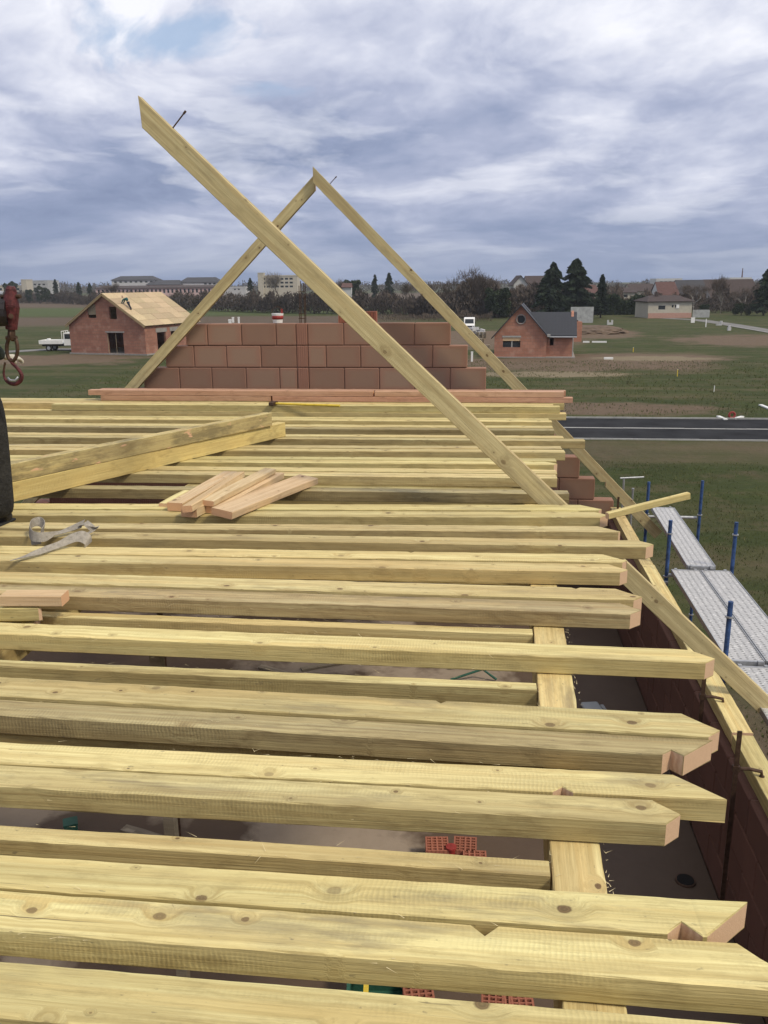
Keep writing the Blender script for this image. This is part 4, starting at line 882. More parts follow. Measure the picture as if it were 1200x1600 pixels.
rafter(8.760, 8.800, .130, XT(915, 690), None, [], 'rafter whose right end sticks out over the fallen tail of the far rafter', mats=S)
rafter(8.905, 8.950, .130, XT(880, 683), None, [], 'rafter behind the one that sticks out furthest among the far rafters', z=.004)
rafter(9.420, 9.450, .130, XT(866, 672), None, [], 'rafter with a black smudged front, below the far end of the diagonal beams', mats=SD)
rafter(9.560, 9.600, .140, XT(862, 664), None, [], 'rafter behind the black smudged one', z=.003)
rafter(10.02, 10.05, .130, XT(863, 660), None, [], 'thin looking far rafter, last before the two-high stack')
rafter(10.18, 10.20, .130, XT(858, 656), None, [], 'rafter in the shade at the foot of the two-high stack', z=-.002)
ST = 'rafters piled in the far stack'
rafter(10.72, 10.72, .130, XT(886, 648), None, [], 'lower front rafter of the far two-high stack, right end sticking out', z=-.003, group=ST, xl=-8.2)
rafter(10.73, 10.74, .130, P(877, 639, 1.48).x, None, [], 'upper front rafter of the far two-high stack, left end showing in the open', z=.079, group=ST, xl=P(78, 632, 1.48).x)
rafter(10.87, 10.88, .130, P(868, 639, 1.48).x, None, [], 'upper middle rafter of the far two-high stack, with the hammer lying on it', z=.080, group=ST, xl=-7.2)
rafter(10.87, 10.88, .130, .85, None, [], 'lower middle rafter of the far two-high stack', z=-.002, group=ST, xl=-8.0, mats=S)
rafter(11.02, 11.02, .29, .95, None, [], 'wide lower plank under the brown boards', z=-.002, group=ST, xl=-7.5, mats=S)
rafter(11.03, 11.03, .28, 1.0, None, [], 'wide upper plank directly under the brown boards', z=.080, group=ST, xl=-7.0)
BT = 'brown boards on top of the far stack'; B_ = [W_BOARD, E_FRESH]
def brown(x0_, x1_, y0, yl, z, w_, t_, label): rafter(y0, y0, w_, P(x1_, yl, EYE-ZT-z).x, None, [], label, z=z, xl=P(x0_, yl, EYE-ZT-z).x, mats=B_, t_=t_, cat='board', group=BT, name='board')
brown(137, 455, 621, 11.0, .150, .10, .065, 'x') if False else None
for (x0_, x1_, y0, yl, z, w_, t_, lb) in ((137, 414, 11.06, 624, .150, .11, .066, 'left lower brown board of the far stack, ends at a butt joint'), (417, 897, 11.06, 624, .150, .11, .066, 'right lower brown board of the far stack, sticking out furthest right'),
                                          (128, 582, 11.065, 612, .222, .11, .068, 'left upper brown board of the far stack, on top at the left'), (585, 881, 11.065, 612, .222, .11, .068, 'right upper brown board of the far stack, with a dark stripe near its end'),
                                          (140, 885, 11.19, 612, .222, .11, .068, 'rear upper brown board of the far stack, one long piece')):
    brown(x0_, x1_, y0, yl, z, w_, t_, lb)
# low joists between the two beams
LJ = 'low floor joists between the beams'
lbl = {1.0: 'low joist below the bottom rafters', 1.58: 'low joist under the three bottom rafters', 2.165: 'low joist with wavy grain above the red bricks opening', 2.79: 'low joist mostly hidden under the stained knotty rafter', 3.35: 'low joist with straw splinters below the single rafter', 3.945: 'low joist right of the cut plank at the left edge',
       4.55: 'low joist in the shade under the clean yellow rafter', 5.15: 'low joist under the sling rafters', 5.75: 'low joist under the lath rafter', 6.30: 'low joist in the deep gap at the foot of the raised rafter', 6.95: 'low joist under the offcuts', 7.55: 'low joist under the blunt pointed rafter', 8.15: 'low joist under the pinkish ended rafter', 8.75: 'low joist under the sticking out rafter', 9.35: 'low joist under the smudged rafter', 9.95: 'last low joist before the far stack'}
def bx_l(y): return .223+(y-2.33)*.0225
for y, lb in lbl.items():
    x0, x1 = -2.36, bx_l(y)-.004; f_, b_, c_ = edges(x1-x0, .07, None, [])
    o = timber('floor_joist', x1-x0, .068, .185, S if random.random() < .4 else [W_TREAT, E_TREAT], cuts=(), loc=(x0, y, ZB-.185), bow=.003); tag(o, lb, 'joist', LJ)
def longbeam(x0, x1, ya, yb, w_, hgt, label, z=ZB, mats=None, name='roof_beam', group=None, cat='beam'):
    a = Vector((x0, ya, 0)); c = Vector((x1, yb, 0)); d = c-a; an = math.atan2(d.y, d.x)
    M = Matrix.Translation((x0, ya, z-hgt)) @ Matrix.Rotation(an, 4, 'Z')
    return tag(timber(name, d.length, w_, hgt, mats or [W_TREAT, E_TREAT], M=M, bow=0, jit_=.0008), label, cat, group)
longbeam(bx_l(-1)+.150, bx_l(11.9)+.150, -1, 11.9, .148, .23, 'wide yellow beam running away under the right ends of the rafters')
longbeam(-2.37+.0, -2.36, -1, 11.9, .15, .23, 'beam hidden under the rafters near the left edge')
# wall plate in lengths
PLG = 'wall plate lengths on the right knee wall'
for (ya, yb, xs, dz, lb) in ((-2.4, 5.62, 1.735, 0, 'nearest length of the wall plate, with both steel clamps'), (5.64, 9.35, 1.748, .01, 'middle length of the wall plate, beside the scaffold planks'), (9.37, 11.95, 1.76, -.004, 'farthest length of the wall plate, under the tail of the far rafter')):
    o = longbeam(xs+.145, xs+.155, ya, yb, .14, .10, lb, z=ZP+dz, name='wall_plate', group=PLG, cat='wall plate')
# ---- raised rafters
def raised(xt, zt, ang_, L_, y, label, mirror=False, w_=.14, t_=.078, notch_top=True, rod=True, foot_notch=None):
    """top tip at (xt, zt); slopes down to the right (or left when mirrored)"""
    s = -1 if mirror else 1; dx = Vector((s*math.cos(ang_), 0, -math.sin(ang_))); up = Vector((s*math.sin(ang_), 0, math.cos(ang_)))
    root = thing('raised_rafter', label, 'rafter', (xt, y, zt), 0, 'raised rafters of the roof frame')
    # local x from foot up to the tip: so the plumb cut is the pointed end with its tip on the upper edge
    X_ = -dx; Y_ = up; Z_ = X_.cross(Y_)
    org = dx*L_ - up*w_ + (Vector((0, 0, 0)) if Z_.y > 0 else Vector((0, t_, 0)))
    M = Matrix((X_, Y_, Z_)).transposed().to_4x4(); M.translation = org
    tn = math.tan(math.pi/2-ang_); lc = w_*tn         # plumb cut run
    cuts = [L_-lc]; ns = []
    if notch_top: c = L_-lc-.012; cuts += [c-.045, c]; ns.append((c-.045, c, .022))
    if foot_notch: cuts += [foot_notch-.05, foot_notch, foot_notch+.05]
    def f(u):
        r = max(0.0, (u-(L_-lc))/tn)
        for a, c, g in ns:
            if a < u < c: r = max(r, g*(u-a)/(c-a))
        if foot_notch and abs(u-foot_notch) < .05: r = max(r, .05-abs(u-foot_notch))
        return min(r, w_-1e-4)
    o = timber('rafter_beam', L_, w_, t_, [W_PALE, E_TREAT], f, lambda u: w_, cuts, bow=.008)
    o.parent = root; o.matrix_local = M
    if rod:
        p = dx*.30+Vector((0, t_/2, 0)); MB().tube(p-up*.02, p+up*.12+dx*.0, .005, .005, 8).tube(p+up*.11, p+up*.135, .008, .008, 8).build('steel_pin', STEEL_D, root)
    return root
a1 = math.atan2(1.26+1.55, 2.42+.58)
t6 = ray(217, 147); k6 = 6.21/t6.y; e6 = ray(880, 783); ke = 6.21/e6.y
ang1 = math.atan2(t6.z*k6-e6.z*ke, e6.x*ke-t6.x*k6)
raised(t6.x*k6, EYE+t6.z*k6, ang1, 7.6, 6.21, 'largest raised rafter crossing the whole sky, propped diagonally in front')
y3 = 11.82; a = ray(490, 262); ka = y3/a.y; e = ray(1034, 828); ke = y3/e.y
ang3 = math.atan2(a.z*ka-e.z*ke, e.x*ke-a.x*ka)
raised(a.x*ka, EYE+a.z*ka, ang3, math.hypot(a.z*ka-e.z*ke, e.x*ke-a.x*ka), y3-.082, 'far right raised rafter running from the ridge down to the eaves', foot_notch=1.05)
a = ray(494, 270); ka = y3/a.y; e = ray(192, 606); ke = y3/e.y
ang2 = math.atan2(a.z*ka-e.z*ke, -(e.x*ke-a.x*ka))
raised(a.x*ka-.01, EYE+a.z*ka-.02, ang2, 6.6, y3, 'far left raised rafter leaning against the ridge joint', mirror=True, rod=False)
# ---- diagonal pair of beams
def diag(p0, p1, w_, h, zb, label, mats):
    d = p1-p0; an = math.atan2(d.y, d.x); L_ = d.length
    M = Matrix.Translation((p0.x, p0.y, zb)) @ Matrix.Rotation(an, 4, 'Z')
    return tag(timber('diagonal_beam', L_, w_, h, mats, M=M, jit_=.0008, bow=.004), label, 'beam', 'two beams stacked diagonally on the rafters')
pa = P(20, 785, 1.56); pb = P(447, 682, 1.56); dd = (pb-pa).normalized()
W_YEL = wood('bright_treated_pine', (.76, .62, .25), (.72, .56, .23), (.56, .41, .15), stain=.5)
diag(pa-dd*1.3, pb, .10, .148, ZT+.002, 'lower bright yellow beam of the diagonal pair', [W_YEL, E_FRESH])
W_MOULD = wood('mouldy_treated_pine', (.70, .58, .26), (.58, .47, .22), (.36, .27, .12), stain=1.0)
_nt = W_MOULD.node_tree; _b = _nt.nodes['Principled BSDF']; _l = _b.inputs['Base Color'].links[0].from_socket; _v, _ = coords(_nt)
_f = RAMP(_nt, NOISE(_nt, MAPP(_nt, _v, (2.2, 8, 8)), 1.0, 7, .7), [(.46, 0.0), (.6, 1.0)])
_c = MIX(_nt, M_(_nt, 'MULTIPLY', _f, .65), _l, (.13, .105, .055)); _g2 = RAMP(_nt, NOISE(_nt, MAPP(_nt, _v, (3.5, 13, 13), (7, 7, 7)), 1.0, 3, .5), [(.66, 0.0), (.69, 1.0)])
_c = MIX(_nt, M_(_nt, 'MULTIPLY', _g2, .8), _c, (.72, .42, .26)); L(_nt, _c, _b.inputs['Base Color'])
diag(pa-dd*1.2, P(426, 688, 1.56), .102, .135, ZT+.152, 'upper mould-stained beam of the diagonal pair', [W_MOULD, E_TREAT])
# ---- offcuts heap
OG = 'short offcuts heaped on the rafters'
def offcut(pa_, pb_, h, w_, t_, label, mats=None, roll=0, pitch=0, tip=None):
    a, c = P(*pa_, EYE-ZT-h), P(*pb_, EYE-ZT-h); d = c-a; an = math.atan2(d.y, d.x); L_ = d.length
    f, bk, cuts = edges(L_, w_, tip, [])
    M = Matrix.Translation(a) @ Matrix.Rotation(an, 4, 'Z') @ Matrix.Rotation(pitch, 4, 'Y') @ Matrix.Rotation(roll, 4, 'X')
    return tag(timber('offcut', L_, w_, t_, mats or [W_FRESH, E_FRESH], f, bk, cuts, M=M, jit_=.0008, seg=.2), label, 'offcut', OG)
offcut((285, 799), (372, 748), .004, .12, .06, 'leftmost offcut of the heap, grey white on top')
offcut((262, 793), (300, 772), .003, .07, .03, 'thin greenish offcut poking out at the left of the heap', [W_TREAT, E_TREAT])
offcut((309, 809), (405, 757), .004, .12, .066, 'stout offcut with orange stepped end, second from the left', tip=.2)
offcut((300, 800), (384, 745), .066, .075, .045, 'offcut lying on top at the left of the heap', roll=-.10)
offcut((342, 803), (445, 748), .004, .14, .05, 'middle offcut of the heap, pinkish with a ragged far end')
offcut((362, 812), (497, 757), .01, .175, .052, 'broad orange cream offcut, rightmost and nearest of the heap', roll=.10)
offcut((335, 792), (430, 740), .058, .10, .04, 'flat offcut overlapped by the broad orange one', roll=.06)
offcut((0, 948), (97, 948), .004, .10, .055, 'peach coloured plank end at the left edge beside the mottled rafter', tip=None)
offcut((-60, 972), (66, 970), -.075, .12, .07, 'treated plank end with a slanting cut under the peach plank', [W_TREAT, E_TREAT], tip=.1)
offcut((-100, 1000), (48, 1000), -.16, .14, .07, 'low plank end in the gap at the left edge', [W_TREAT, E_TREAT])
offcut((952, 812), (1078, 797), .01, .04, .045, 'loose lath sticking up and out over the wall plate', mats=[W_TREAT, E_TREAT], pitch=-.12)
offcut((830, 812), (905, 812), -.05, .07, .05, 'small block wedged below the foot of the raised rafter', [W_TREAT, E_TREAT])
# ---- hammer on the far stack
ha = P(428, 633, 1.478); hb = P(531, 636, 1.478); hm = thing('hammer', 'long hammer with yellow handle lying on the far rafter stack', 'hammer', (ha.x, ha.y, ZT+.082), math.atan2(hb.y-ha.y, hb.x-ha.x))
MB().tube((0, 0, .02), ((hb-ha).length, 0, .016), .014, .016, 8).build('handle', YEL, hm); MB().box(-.04, .03, -.08, .07, .0, .045).build('head', STEEL_D, hm, bevel=.006)
# ---- webbing sling
SL = simple('grey_webbing', (.33, .30, .25), .9, .25, 40, 0, .5)
def ribbon(name, pts, wdir, width, parent, th=.004):
    n = len(pts); P3 = [Vector(p) for p in pts]; sm_ = []
    for i in range(n-1):
        p0, p1, p2, p3 = P3[max(i-1, 0)], P3[i], P3[i+1], P3[min(i+2, n-1)]
        for k in range(8):
            t = k/8; sm_.append((.5*((2*p1)+(-p0+p2)*t+(2*p0-5*p1+4*p2-p3)*t*t+(-p0+3*p1-3*p2+p3)*t**3), i+t))
    sm_.append((P3[-1], n-1.0)); mb = MB(); rows_ = []
    for i, (p, t) in enumerate(sm_):
        k = min(int(t), n-2); wv = Vector(wdir[k]).lerp(Vector(wdir[k+1]), t-k).normalized()*width/2
        tg = (sm_[min(i+1, len(sm_)-1)][0]-sm_[max(i-1, 0)][0]).normalized(); nr = tg.cross(wv).normalized()*th/2
        b0 = len(mb.v); mb.v += [tuple(p-wv-nr), tuple(p+wv-nr), tuple(p+wv+nr), tuple(p-wv+nr)]; rows_.append(b0)
    for a_, c_ in zip(rows_, rows_[1:]):
        for q in range(4): mb.f.append((a_+q, a_+(q+1) % 4, c_+(q+1) % 4, c_+q)); mb.m.append(0)
    for r in (rows_[0], rows_[-1]): mb.f.append((r, r+1, r+2, r+3)); mb.m.append(0)
    return mb.build(name, SL, parent, smooth=False)
sl_ = thing('webbing_sling', 'grey beige webbing lifting sling twisted over two rafters at the left', 'sling', P(85, 850, 1.56))
so_ = sl_.location
H_ = lambda px, py, h=.01: tuple(P(px, py, 1.56-h)-so_)
u_ = (0, 0, 1); v_ = (.3, 1, .15); x_ = (1, .2, .2)
ribbon('strap', [H_(57, 851, -.03), H_(56, 841, .01), H_(64, 833, .04), H_(69, 823, .06), H_(62, 815, .075), H_(50, 818, .07), H_(46, 828, .045), H_(52, 838, .03), H_(70, 839, .03), H_(90, 833, .03), H_(110, 826, .045), H_(130, 818, .075)], [(1, .1, .1), (.9, .1, .3), (.2, .2, 1), (.1, .3, 1), (.1, .5, 1), (.1, .3, 1), (.1, .2, 1), (.1, .3, 1), (.0, .5, 1), (.1, 1, .2), (.1, .9, .5), (.2, .7, .8)], .062, sl_)
ribbon('strap', [H_(130, 818, .078), H_(140, 822, .075), H_(148, 826, .05), H_(138, 832, .04), H_(126, 838, .045), H_(116, 842, .05)], [(.8, .2, .5), (.9, .3, -.3), (.4, .9, .3), (.7, .6, .1), (.8, .5, .1), (.8, .5, .3)], .075, sl_)
ribbon('strap', [H_(138, 851, .01), H_(136, 843, .045), H_(124, 838, .065), H_(106, 844, .05), H_(86, 853, .035), H_(66, 860, .03), H_(46, 866, .03), H_(26, 873, .015)], [(.1, 1, .2), (.1, .9, .4), (.1, .8, .6), (.0, .8, .6), (.1, .9, .4), (.0, .95, .35), (.2, 1, .2), (.5, .9, .0)], .085, sl_)
# ---- straw like splinters on arrises
n = 420; rows_y = [1.70, 1.86, 2.33, 2.46, 2.60, 2.79, 2.9, 3.36, 3.42, 3.51, 3.65, 4.03, 4.19, 4.36, 4.6, 4.8, 2.18, 2.24, 3.95, 4.02]
yy = np.array(rows_y)[RNG.integers(0, len(rows_y), n)]+RNG.normal(0, .012, n); C = np.stack([RNG.uniform(-2.1, .16, n), yy, np.where(np.isin(np.round(yy, 1), [3.4, 2.2, 4.0]), ZB, ZT)+RNG.uniform(-.002, .004, n)], 1)
aa = RNG.normal(0, .5, n)+RNG.integers(0, 2, n)*3.14; ln = RNG.uniform(.008, .045, n)
B = np.stack([np.cos(aa), np.sin(aa), RNG.uniform(-.35, .35, n)], 1)*ln[:, None]; A = np.stack([-np.sin(aa), np.cos(aa), np.zeros(n)], 1)*.0009
n2_ = 260; e2 = RNG.integers(0, 2, n2_); X2 = RNG.normal(.33, .012, n2_)+e2*.0; Y2 = RNG.uniform(1.9, 4.6, n2_)
C2 = np.stack([np.where(RNG.uniform(0, 1, n2_) < .5, .235+(Y2-2.33)*.0225, .385+(Y2-2.33)*.0225)+RNG.normal(0, .006, n2_), Y2, np.full(n2_, ZB)+RNG.uniform(-.01, .004, n2_)], 1)
a2 = RNG.normal(0, .9, n2_)+1.57; B2 = np.stack([np.cos(a2), np.sin(a2), RNG.uniform(-.5, .5, n2_)], 1)*RNG.uniform(.006, .03, n2_)[:, None]; A2 = np.stack([-np.sin(a2), np.cos(a2), np.zeros(n2_)], 1)*.0012
C = np.concatenate([C, C2]); A = np.concatenate([A, A2]); B = np.concatenate([B, B2])
tag(quads('wood_splinters', C, A, B, simple('pale_splinter', (.62, .52, .30), .8), tri=True), kind='stuff')
# ------------------------------------------------------------------ on the wall top
t = thing('bucket', 'white and red mortar bucket standing on top of the gable wall', 'bucket', (gx(433), YF+.1, Z1), 0)
MB().tube((0, 0, 0), (0, 0, .13), .065, .085, 16).build('bucket_body', WHITE, t); MB().tube((0, 0, .05), (0, 0, .1), .076, .082, 16).build('label_band', REDB, t, smooth=True)
MB().path([(.085*math.cos(x), 0, .13+.09*math.sin(x)) for x in [math.pi*i/8 for i in range(9)]], .004, 6).build('handle', STEEL_D, t); MB().box(.05, .075, -.01, .01, .12, .19).build('trowel', REDB, t)
for (x0, x1, hh, lb) in ((529, 547, .14, 'loose orange hollow brick on the gable top, left one'), (553, 588, .15, 'loose orange hollow brick on the gable top behind the raised rafter')):
    t = thing('hollow_brick', lb, 'brick', (gx(x0), YF+.02, Z1), 0); W = gx(x1)-gx(x0)
    for i in range(8): MB().box(W/8*i+.003, W/8*(i+1)-.003, 0, .15, 0, hh).build('rib', BRICK_F, t)
t = thing('rebar_cage', 'rusty starter bars rising from the tie column of the gable wall', 'rebar', (gx(472), YF+.1, Z1), 0)
for i, (dx, dy) in enumerate(((-.035, -.03), (.035, -.03), (-.03, .04), (.035, .04))): MB().tube((dx, dy, -.05), (dx+random.uniform(-.01, .01), dy, .50+.03*i), .006, .006, 6).build('bar', STEEL_D, t)
for z_ in (.06, .12, .42): MB().path([(-.05, -.045, z_), (.05, -.045, z_), (.05, .055, z_), (-.05, .055, z_), (-.05, -.045, z_)], .004, 5).build('stirrup', STEEL_D, t)
# ------------------------------------------------------------------ mason's clamps on the wall plate
def clamp(y, label, drop=.9, rise=.16, lean=.0, x=1.66, arm=.30, group="steel clamps along the wall plate"):
    t = thing('mason_clamp', label, 'clamp', (x, y, ZP), 0, group)
    MB().box(-.014, .014, -.006, .006, -drop, rise).build('bar', STEEL_D, t)
    az = .035; MB().path([(0, 0, az), (arm*.5, -.01, az+.01), (arm, -.02, az), (arm+.005, -.02, az-.035)], .012, 8).build('arm', STEEL_D, t)
    MB().box(-.022, .022, -.016, .016, az-.018, az+.022).build('sliding_jaw', STEEL_D, t)
    MB().tube((arm+.005, -.02, az-.03), (arm+.005, -.02, az-.045), .018, .018, 8).build('foot', STEEL_D, t)
def cy(px, py, h): return P(px, py, h)
q = P(1100, 1088, 3.0); clamp(q.y, 'steel clamp whose head pokes up at the tip of the single rafter', .55, .27, .0, q.x-.01, .14)
q = P(1150, 1200, 3.0); clamp(q.y, 'nearer steel clamp with a long bar going down into the dark at the right', 1.0, .30, .0, q.x, .15)
q = P(965, 800, 3.0); clamp(q.y, 'small steel clamp beside the tail of the far raised rafter', .4, .25, .0, q.x, .12)
t = thing('steel_rod', 'thin dark rod standing against the knee wall under the single rafter', 'rod', (P(1048, 1115, 3.9).x, P(1048, 1115, 3.9).y, ZS), 0); MB().tube((0, 0, 0), (.02, .05, .75), .01, .01, 8).build('bar', STEEL_D, t)
# ------------------------------------------------------------------ things on the slab
HOLE = simple('dark_duct', (.012, .011, .01), .9, .1, 5)
for (px, py, lb) in ((1071, 1375, 'round dark duct opening in the slab, nearer one'), (1092, 1284, 'round dark duct opening in the slab, farther one')):
    q = P(px, py, 4.19); t = thing('duct_pipe', lb, 'pipe', (q.x, q.y, ZS), 0, 'duct openings in the slab'); mb = MB()
    MB().tube((0, 0, .0), (0, 0, .012), .075, .072, 24).build('collar', STEEL_D, t); MB().tube((0, 0, .012), (0, 0, .016), .06, .06, 24).build('opening', HOLE, t)
def hollow_brick(loc, rz, label, stand=False, L_=.17, W=.17, H=.16, group='hollow bricks on the slab'):
    t = thing('hollow_brick', label, 'brick', loc, rz, group); mb = MB(); nx, ny = 4, 5; tw = .012
    for i in range(nx+1): x = -L_/2+(L_-tw)/nx*i; mb.box(x, x+tw, -W/2, W/2, 0, H)
    for j in range(ny+1):
        y = -W/2+(W-tw)/ny*j
        for i in range(nx): x = -L_/2+(L_-tw)/nx*i+tw; mb.box(x+.0005, x+(L_-tw)/nx-tw-.0005, y+.0005, y+tw-.0005, .0, H-.0005)
    mb.build('webbed_shell', BRICK_F, t); MB().box(-L_/2+.006, L_/2-.006, -W/2+.006, W/2-.006, .01, .03).build('cell_floor', HOLE, t); return t
for i, (px, py, z, rz, lb) in enumerate(((683, 1318, .0, .1, 'red hollow brick in the gap, left of the red bucket'), (727, 1318, .0, .0, 'red hollow brick in the gap, right of the red bucket'), (742, 1340, 0, .05, 'red hollow brick in the gap, lowest of the group, half hidden'), 
                          (775, 1568, .0, .0, 'red hollow brick in the bottom gap, left of the beam'), (812, 1570, .0, .1, 'red hollow brick in the bottom gap, touching the beam'), (655, 1556, .2, .2, 'pink brick in the bottom gap beside the green crate'))):
    q = P(px, py, 4.04-z); hollow_brick((q.x, q.y, ZS+z), rz, lb, group=None)
q = P(705, 1318, 4.0); t = thing('red_bucket', 'narrow red level or bucket standing between the hollow bricks in the gap', 'bucket', (q.x, q.y, ZS), 0)
MB().tube((0, 0, 0), (0, 0, .17), .032, .036, 14).build('bucket_body', REDB, t); MB().tube((0, 0, .16), (0, 0, .176), .04, .04, 14).build('rim', REDB, t)
GRN = simple('dark_green_plastic', (.03, .10, .07), .5, .2, 10)
q = P(595, 1560, 4.1); t = thing('green_crate', 'dark green crate with a yellow strap seen in the bottom gap', 'crate', (q.x, q.y, ZS), .1)
MB().box(-.2, .2, -.15, .15, 0, .03).box(-.2, .2, -.15, -.13, .03, .2).box(-.2, .2, .13, .15, .03, .2).box(-.2, -.18, -.13, .13, .03, .2).box(.18, .2, -.13, .13, .03, .2).build('crate_shell', GRN, t); MB().box(-.1, -.07, -.17, .17, .201, .206).build('strap', YEL, t)
q = P(740, 1058, 4.15); t = thing('metal_trestle', 'small blue-green folded trestle on the slab in the gap', 'trestle', (q.x, q.y, ZS), .1)
MB().path([(-.25, 0, .02), (.1, .05, .12), (.25, 0, .02)], .014).build('frame', GRN, t); MB().path([(-.25, .3, .02), (.1, .3, .12), (.25, .3, .02)], .014).build('frame', GRN, t)
q = P(926, 1104, 4.15); t = thing('paper_sack', 'pale grey sack lying flat on the slab beside the knee wall', 'sack', (q.x, q.y, ZS), .2)
MB().box(-.09, .09, -.12, .12, 0, .05).build('sack_body', GREYR, t, bevel=.02); MB().box(.1, .14, -.08, .08, 0, .03).build('flap', GREYR, t, bevel=.01)
def prop(px, py, h, label, mat, r, sq=False):
    q = P(px, py, h); t = thing('support_post', label, 'post', (q.x, q.y, ZS), 0)
    if sq: MB().box(-r, r, -r, r, .01, ZB-ZS-.19).build('post', mat, t)
    else:
        MB().tube((0, 0, .008), (0, 0, 1.4), r, r, 12).build('outer_tube', mat, t); MB().tube((0, 0, 1.4), (0, 0, ZB-ZS-.2), r*.8, r*.8, 12).build('inner_tube', mat, t)
    MB().box(-.07, .07, -.07, .07, 0, .008).build('base_plate', mat, t)
prop(256, 1036, 2.6, 'dark steel prop seen through the gap left of centre', STEEL_D, .026)
prop(267, 1290, 2.9, 'squared timber post under the joists seen in the lower left gap', W_GREY, .03, True)
# scraps of wood on the slab
for (px, py, h, lb) in ((225, 1295, 4.15, 'broken board on the slab in the lower left gap'), (240, 1298, 4.1, 'second broken board crossing the first in the lower left gap'), (430, 1040, 4.15, 'dark board on the slab in the gap under the single rafter'), (500, 1045, 4.15, 'thin batten on the slab near the dark board')):
    q = P(px, py, h); o = timber('scrap_board', random.uniform(.4, .7), .08, .025, [W_GREY, W_GREY], M=Matrix.Translation((q.x-.2, q.y, ZS+.002+.026*(lb[0] == 's'))) @ Matrix.Rotation(random.uniform(-.6, .7), 4, 'Z')); tag(o, lb, 'board')
q = P(110, 1285, 4.1); t = thing('green_box', 'small dark green box on the slab in the lower left gap', 'box', (q.x, q.y, ZS), .5); MB().box(-.05, .05, -.05, .05, 0, .1).build('box_body', GRN, t, bevel=.006); MB().box(-.055, .055, -.055, .055, .1, .112).build('lid', GRN, t)
# ------------------------------------------------------------------ scaffold
pm, nt, b = newmat('perforated_deck', .5); v, _ = coords(nt)
vo = nt.nodes.new('ShaderNodeTexVoronoi'); vo.inputs['Scale'].default_value = 1; vo.inputs['Randomness'].default_value = .12; L(nt, MAPP(nt, v, (26, 17, 1)), vo.inputs['Vector'])
hole = RAMP(nt, vo.outputs['Distance'], [(.16, 1.0), (.24, 0.0)])
dirt = NOISE(nt, v, 7, 7, .7); spl = RAMP(nt, NOISE(nt, v, 26, 5, .75), [(.54, 0.0), (.62, 1.0)])
c_ = MIX(nt, dirt, (.36, .36, .36), (.60, .59, .57)); c_ = MIX(nt, M_(nt, 'MULTIPLY', spl, .7), c_, (.78, .77, .74)); c_ = MIX(nt, M_(nt, 'MULTIPLY', hole, .8), c_, (.05, .05, .05))
L(nt, c_, b.inputs['Base Color']); b.inputs['Metallic'].default_value = .25; bump(nt, b, M_(nt, 'SUBTRACT', dirt, hole), .5, .01)
ZK = EYE-3.1
def plank(x0, y0, x1, y1, w_, label, z=ZK, group='steel scaffold planks'):
    a = Vector((x0, y0, 0)); c = Vector((x1, y1, 0)); d = c-a; t = thing('scaffold_plank', label, 'plank', (x0, y0, z), math.atan2(d.y, d.x), group); L_ = d.length
    MB().box(.01, L_-.01, -w_+.008, -.008, -.012, -.003).build('deck', pm, t)
    MB().box(0, L_, -.008, 0, -.05, .004).build('side_rail', STEEL, t); MB().box(0, L_, -w_, -w_+.008, -.05, .004).build('side_rail', STEEL, t)
    for x in (0, L_): 
        MB().box(x-.015, x+.01, -w_+.012, -.012, -.05, .0).build('end_cap', STEEL, t)
        for y in (-.05, -w_+.05): MB().box(x-.03 if x == 0 else x, x if x == 0 else x+.03, y-.015, y+.015, -.03, .008).build('hook', STEEL, t)
plank(2.08, 7.02, 2.10, 9.42, .31, 'left plank of the middle scaffold bay, white splashed')
plank(2.40, 7.02, 2.42, 9.42, .31, 'right plank of the middle scaffold bay, white splashed')
plank(2.28, 9.49, 2.36, 12.1, .31, 'farthest scaffold plank, alone in its bay', z=ZK+.03)
plank(2.10, 4.45, 2.12, 6.95, .31, 'left plank of the nearest scaffold bay, cut by the right edge', z=ZK-.02)
plank(2.42, 4.45, 2.44, 6.95, .31, 'right plank of the nearest scaffold bay, only a corner in view', z=ZK-.02)
def standard(x, y, top, label):
    t = thing('scaffold_post', label, 'scaffold post', (x, y, 0), 0, 'blue scaffold posts')
    MB().tube((0, 0, .04), (0, 0, top), .021, .021, 14).build('tube', BLUE, t, smooth=False)
    MB().box(-.07, .07, -.07, .07, .001, .008).build('base_plate', STEEL, t); MB().tube((0, 0, .008), (0, 0, .25), .016, .016, 8).build('jack', STEEL, t)
    z = .5
    while z < top-.05: MB().tube((0, 0, z), (0, 0, z+.012), .034, .034, 12).build('collar', STEEL, t); z += .5
def top_at(px, py, y): d = ray(px, py); return d.x*y/d.y, EYE+d.z*y/d.y
pts_ = [(1142, 940, 6.98, 'blue scaffold post rising between the middle and nearest planks'), (1048, 813, 9.46, 'blue scaffold post on the wall side at the far end of the middle planks'), (1151, 816, 9.46, 'blue scaffold post on the outer side at the far end of the middle planks'), (1014, 753, 12.2, 'farthest wall side scaffold post behind the eaves tail'), (1098, 751, 12.2, 'farthest outer scaffold post, standing in the grass')]
pos = []
for px, py, y, lb in pts_:
    x, z = top_at(px, py, y); pos.append((x, y, z)); standard(x, y, z, lb)
standard(2.84, 6.98, pos[0][2], 'outer scaffold post beyond the right edge'); standard(2.84, 4.4, pos[0][2]-.3, 'nearest outer scaffold post beyond the right edge'); standard(2.05, 4.4, ZK+.02, 'nearest wall side scaffold post under the deck')
def rail(a, c, label, r=.02):
    t = thing('scaffold_tube', label, 'scaffold tube', a, 0, 'galvanised scaffold tubes'); MB().tube((0, 0, 0), Vector(c)-Vector(a), r, r, 10).build('tube', STEEL, t)
rail((pos[3][0], 12.2, ZK+.42), (pos[4][0], 12.2, ZK+.42), 'cross tube between the two farthest posts') if False else None
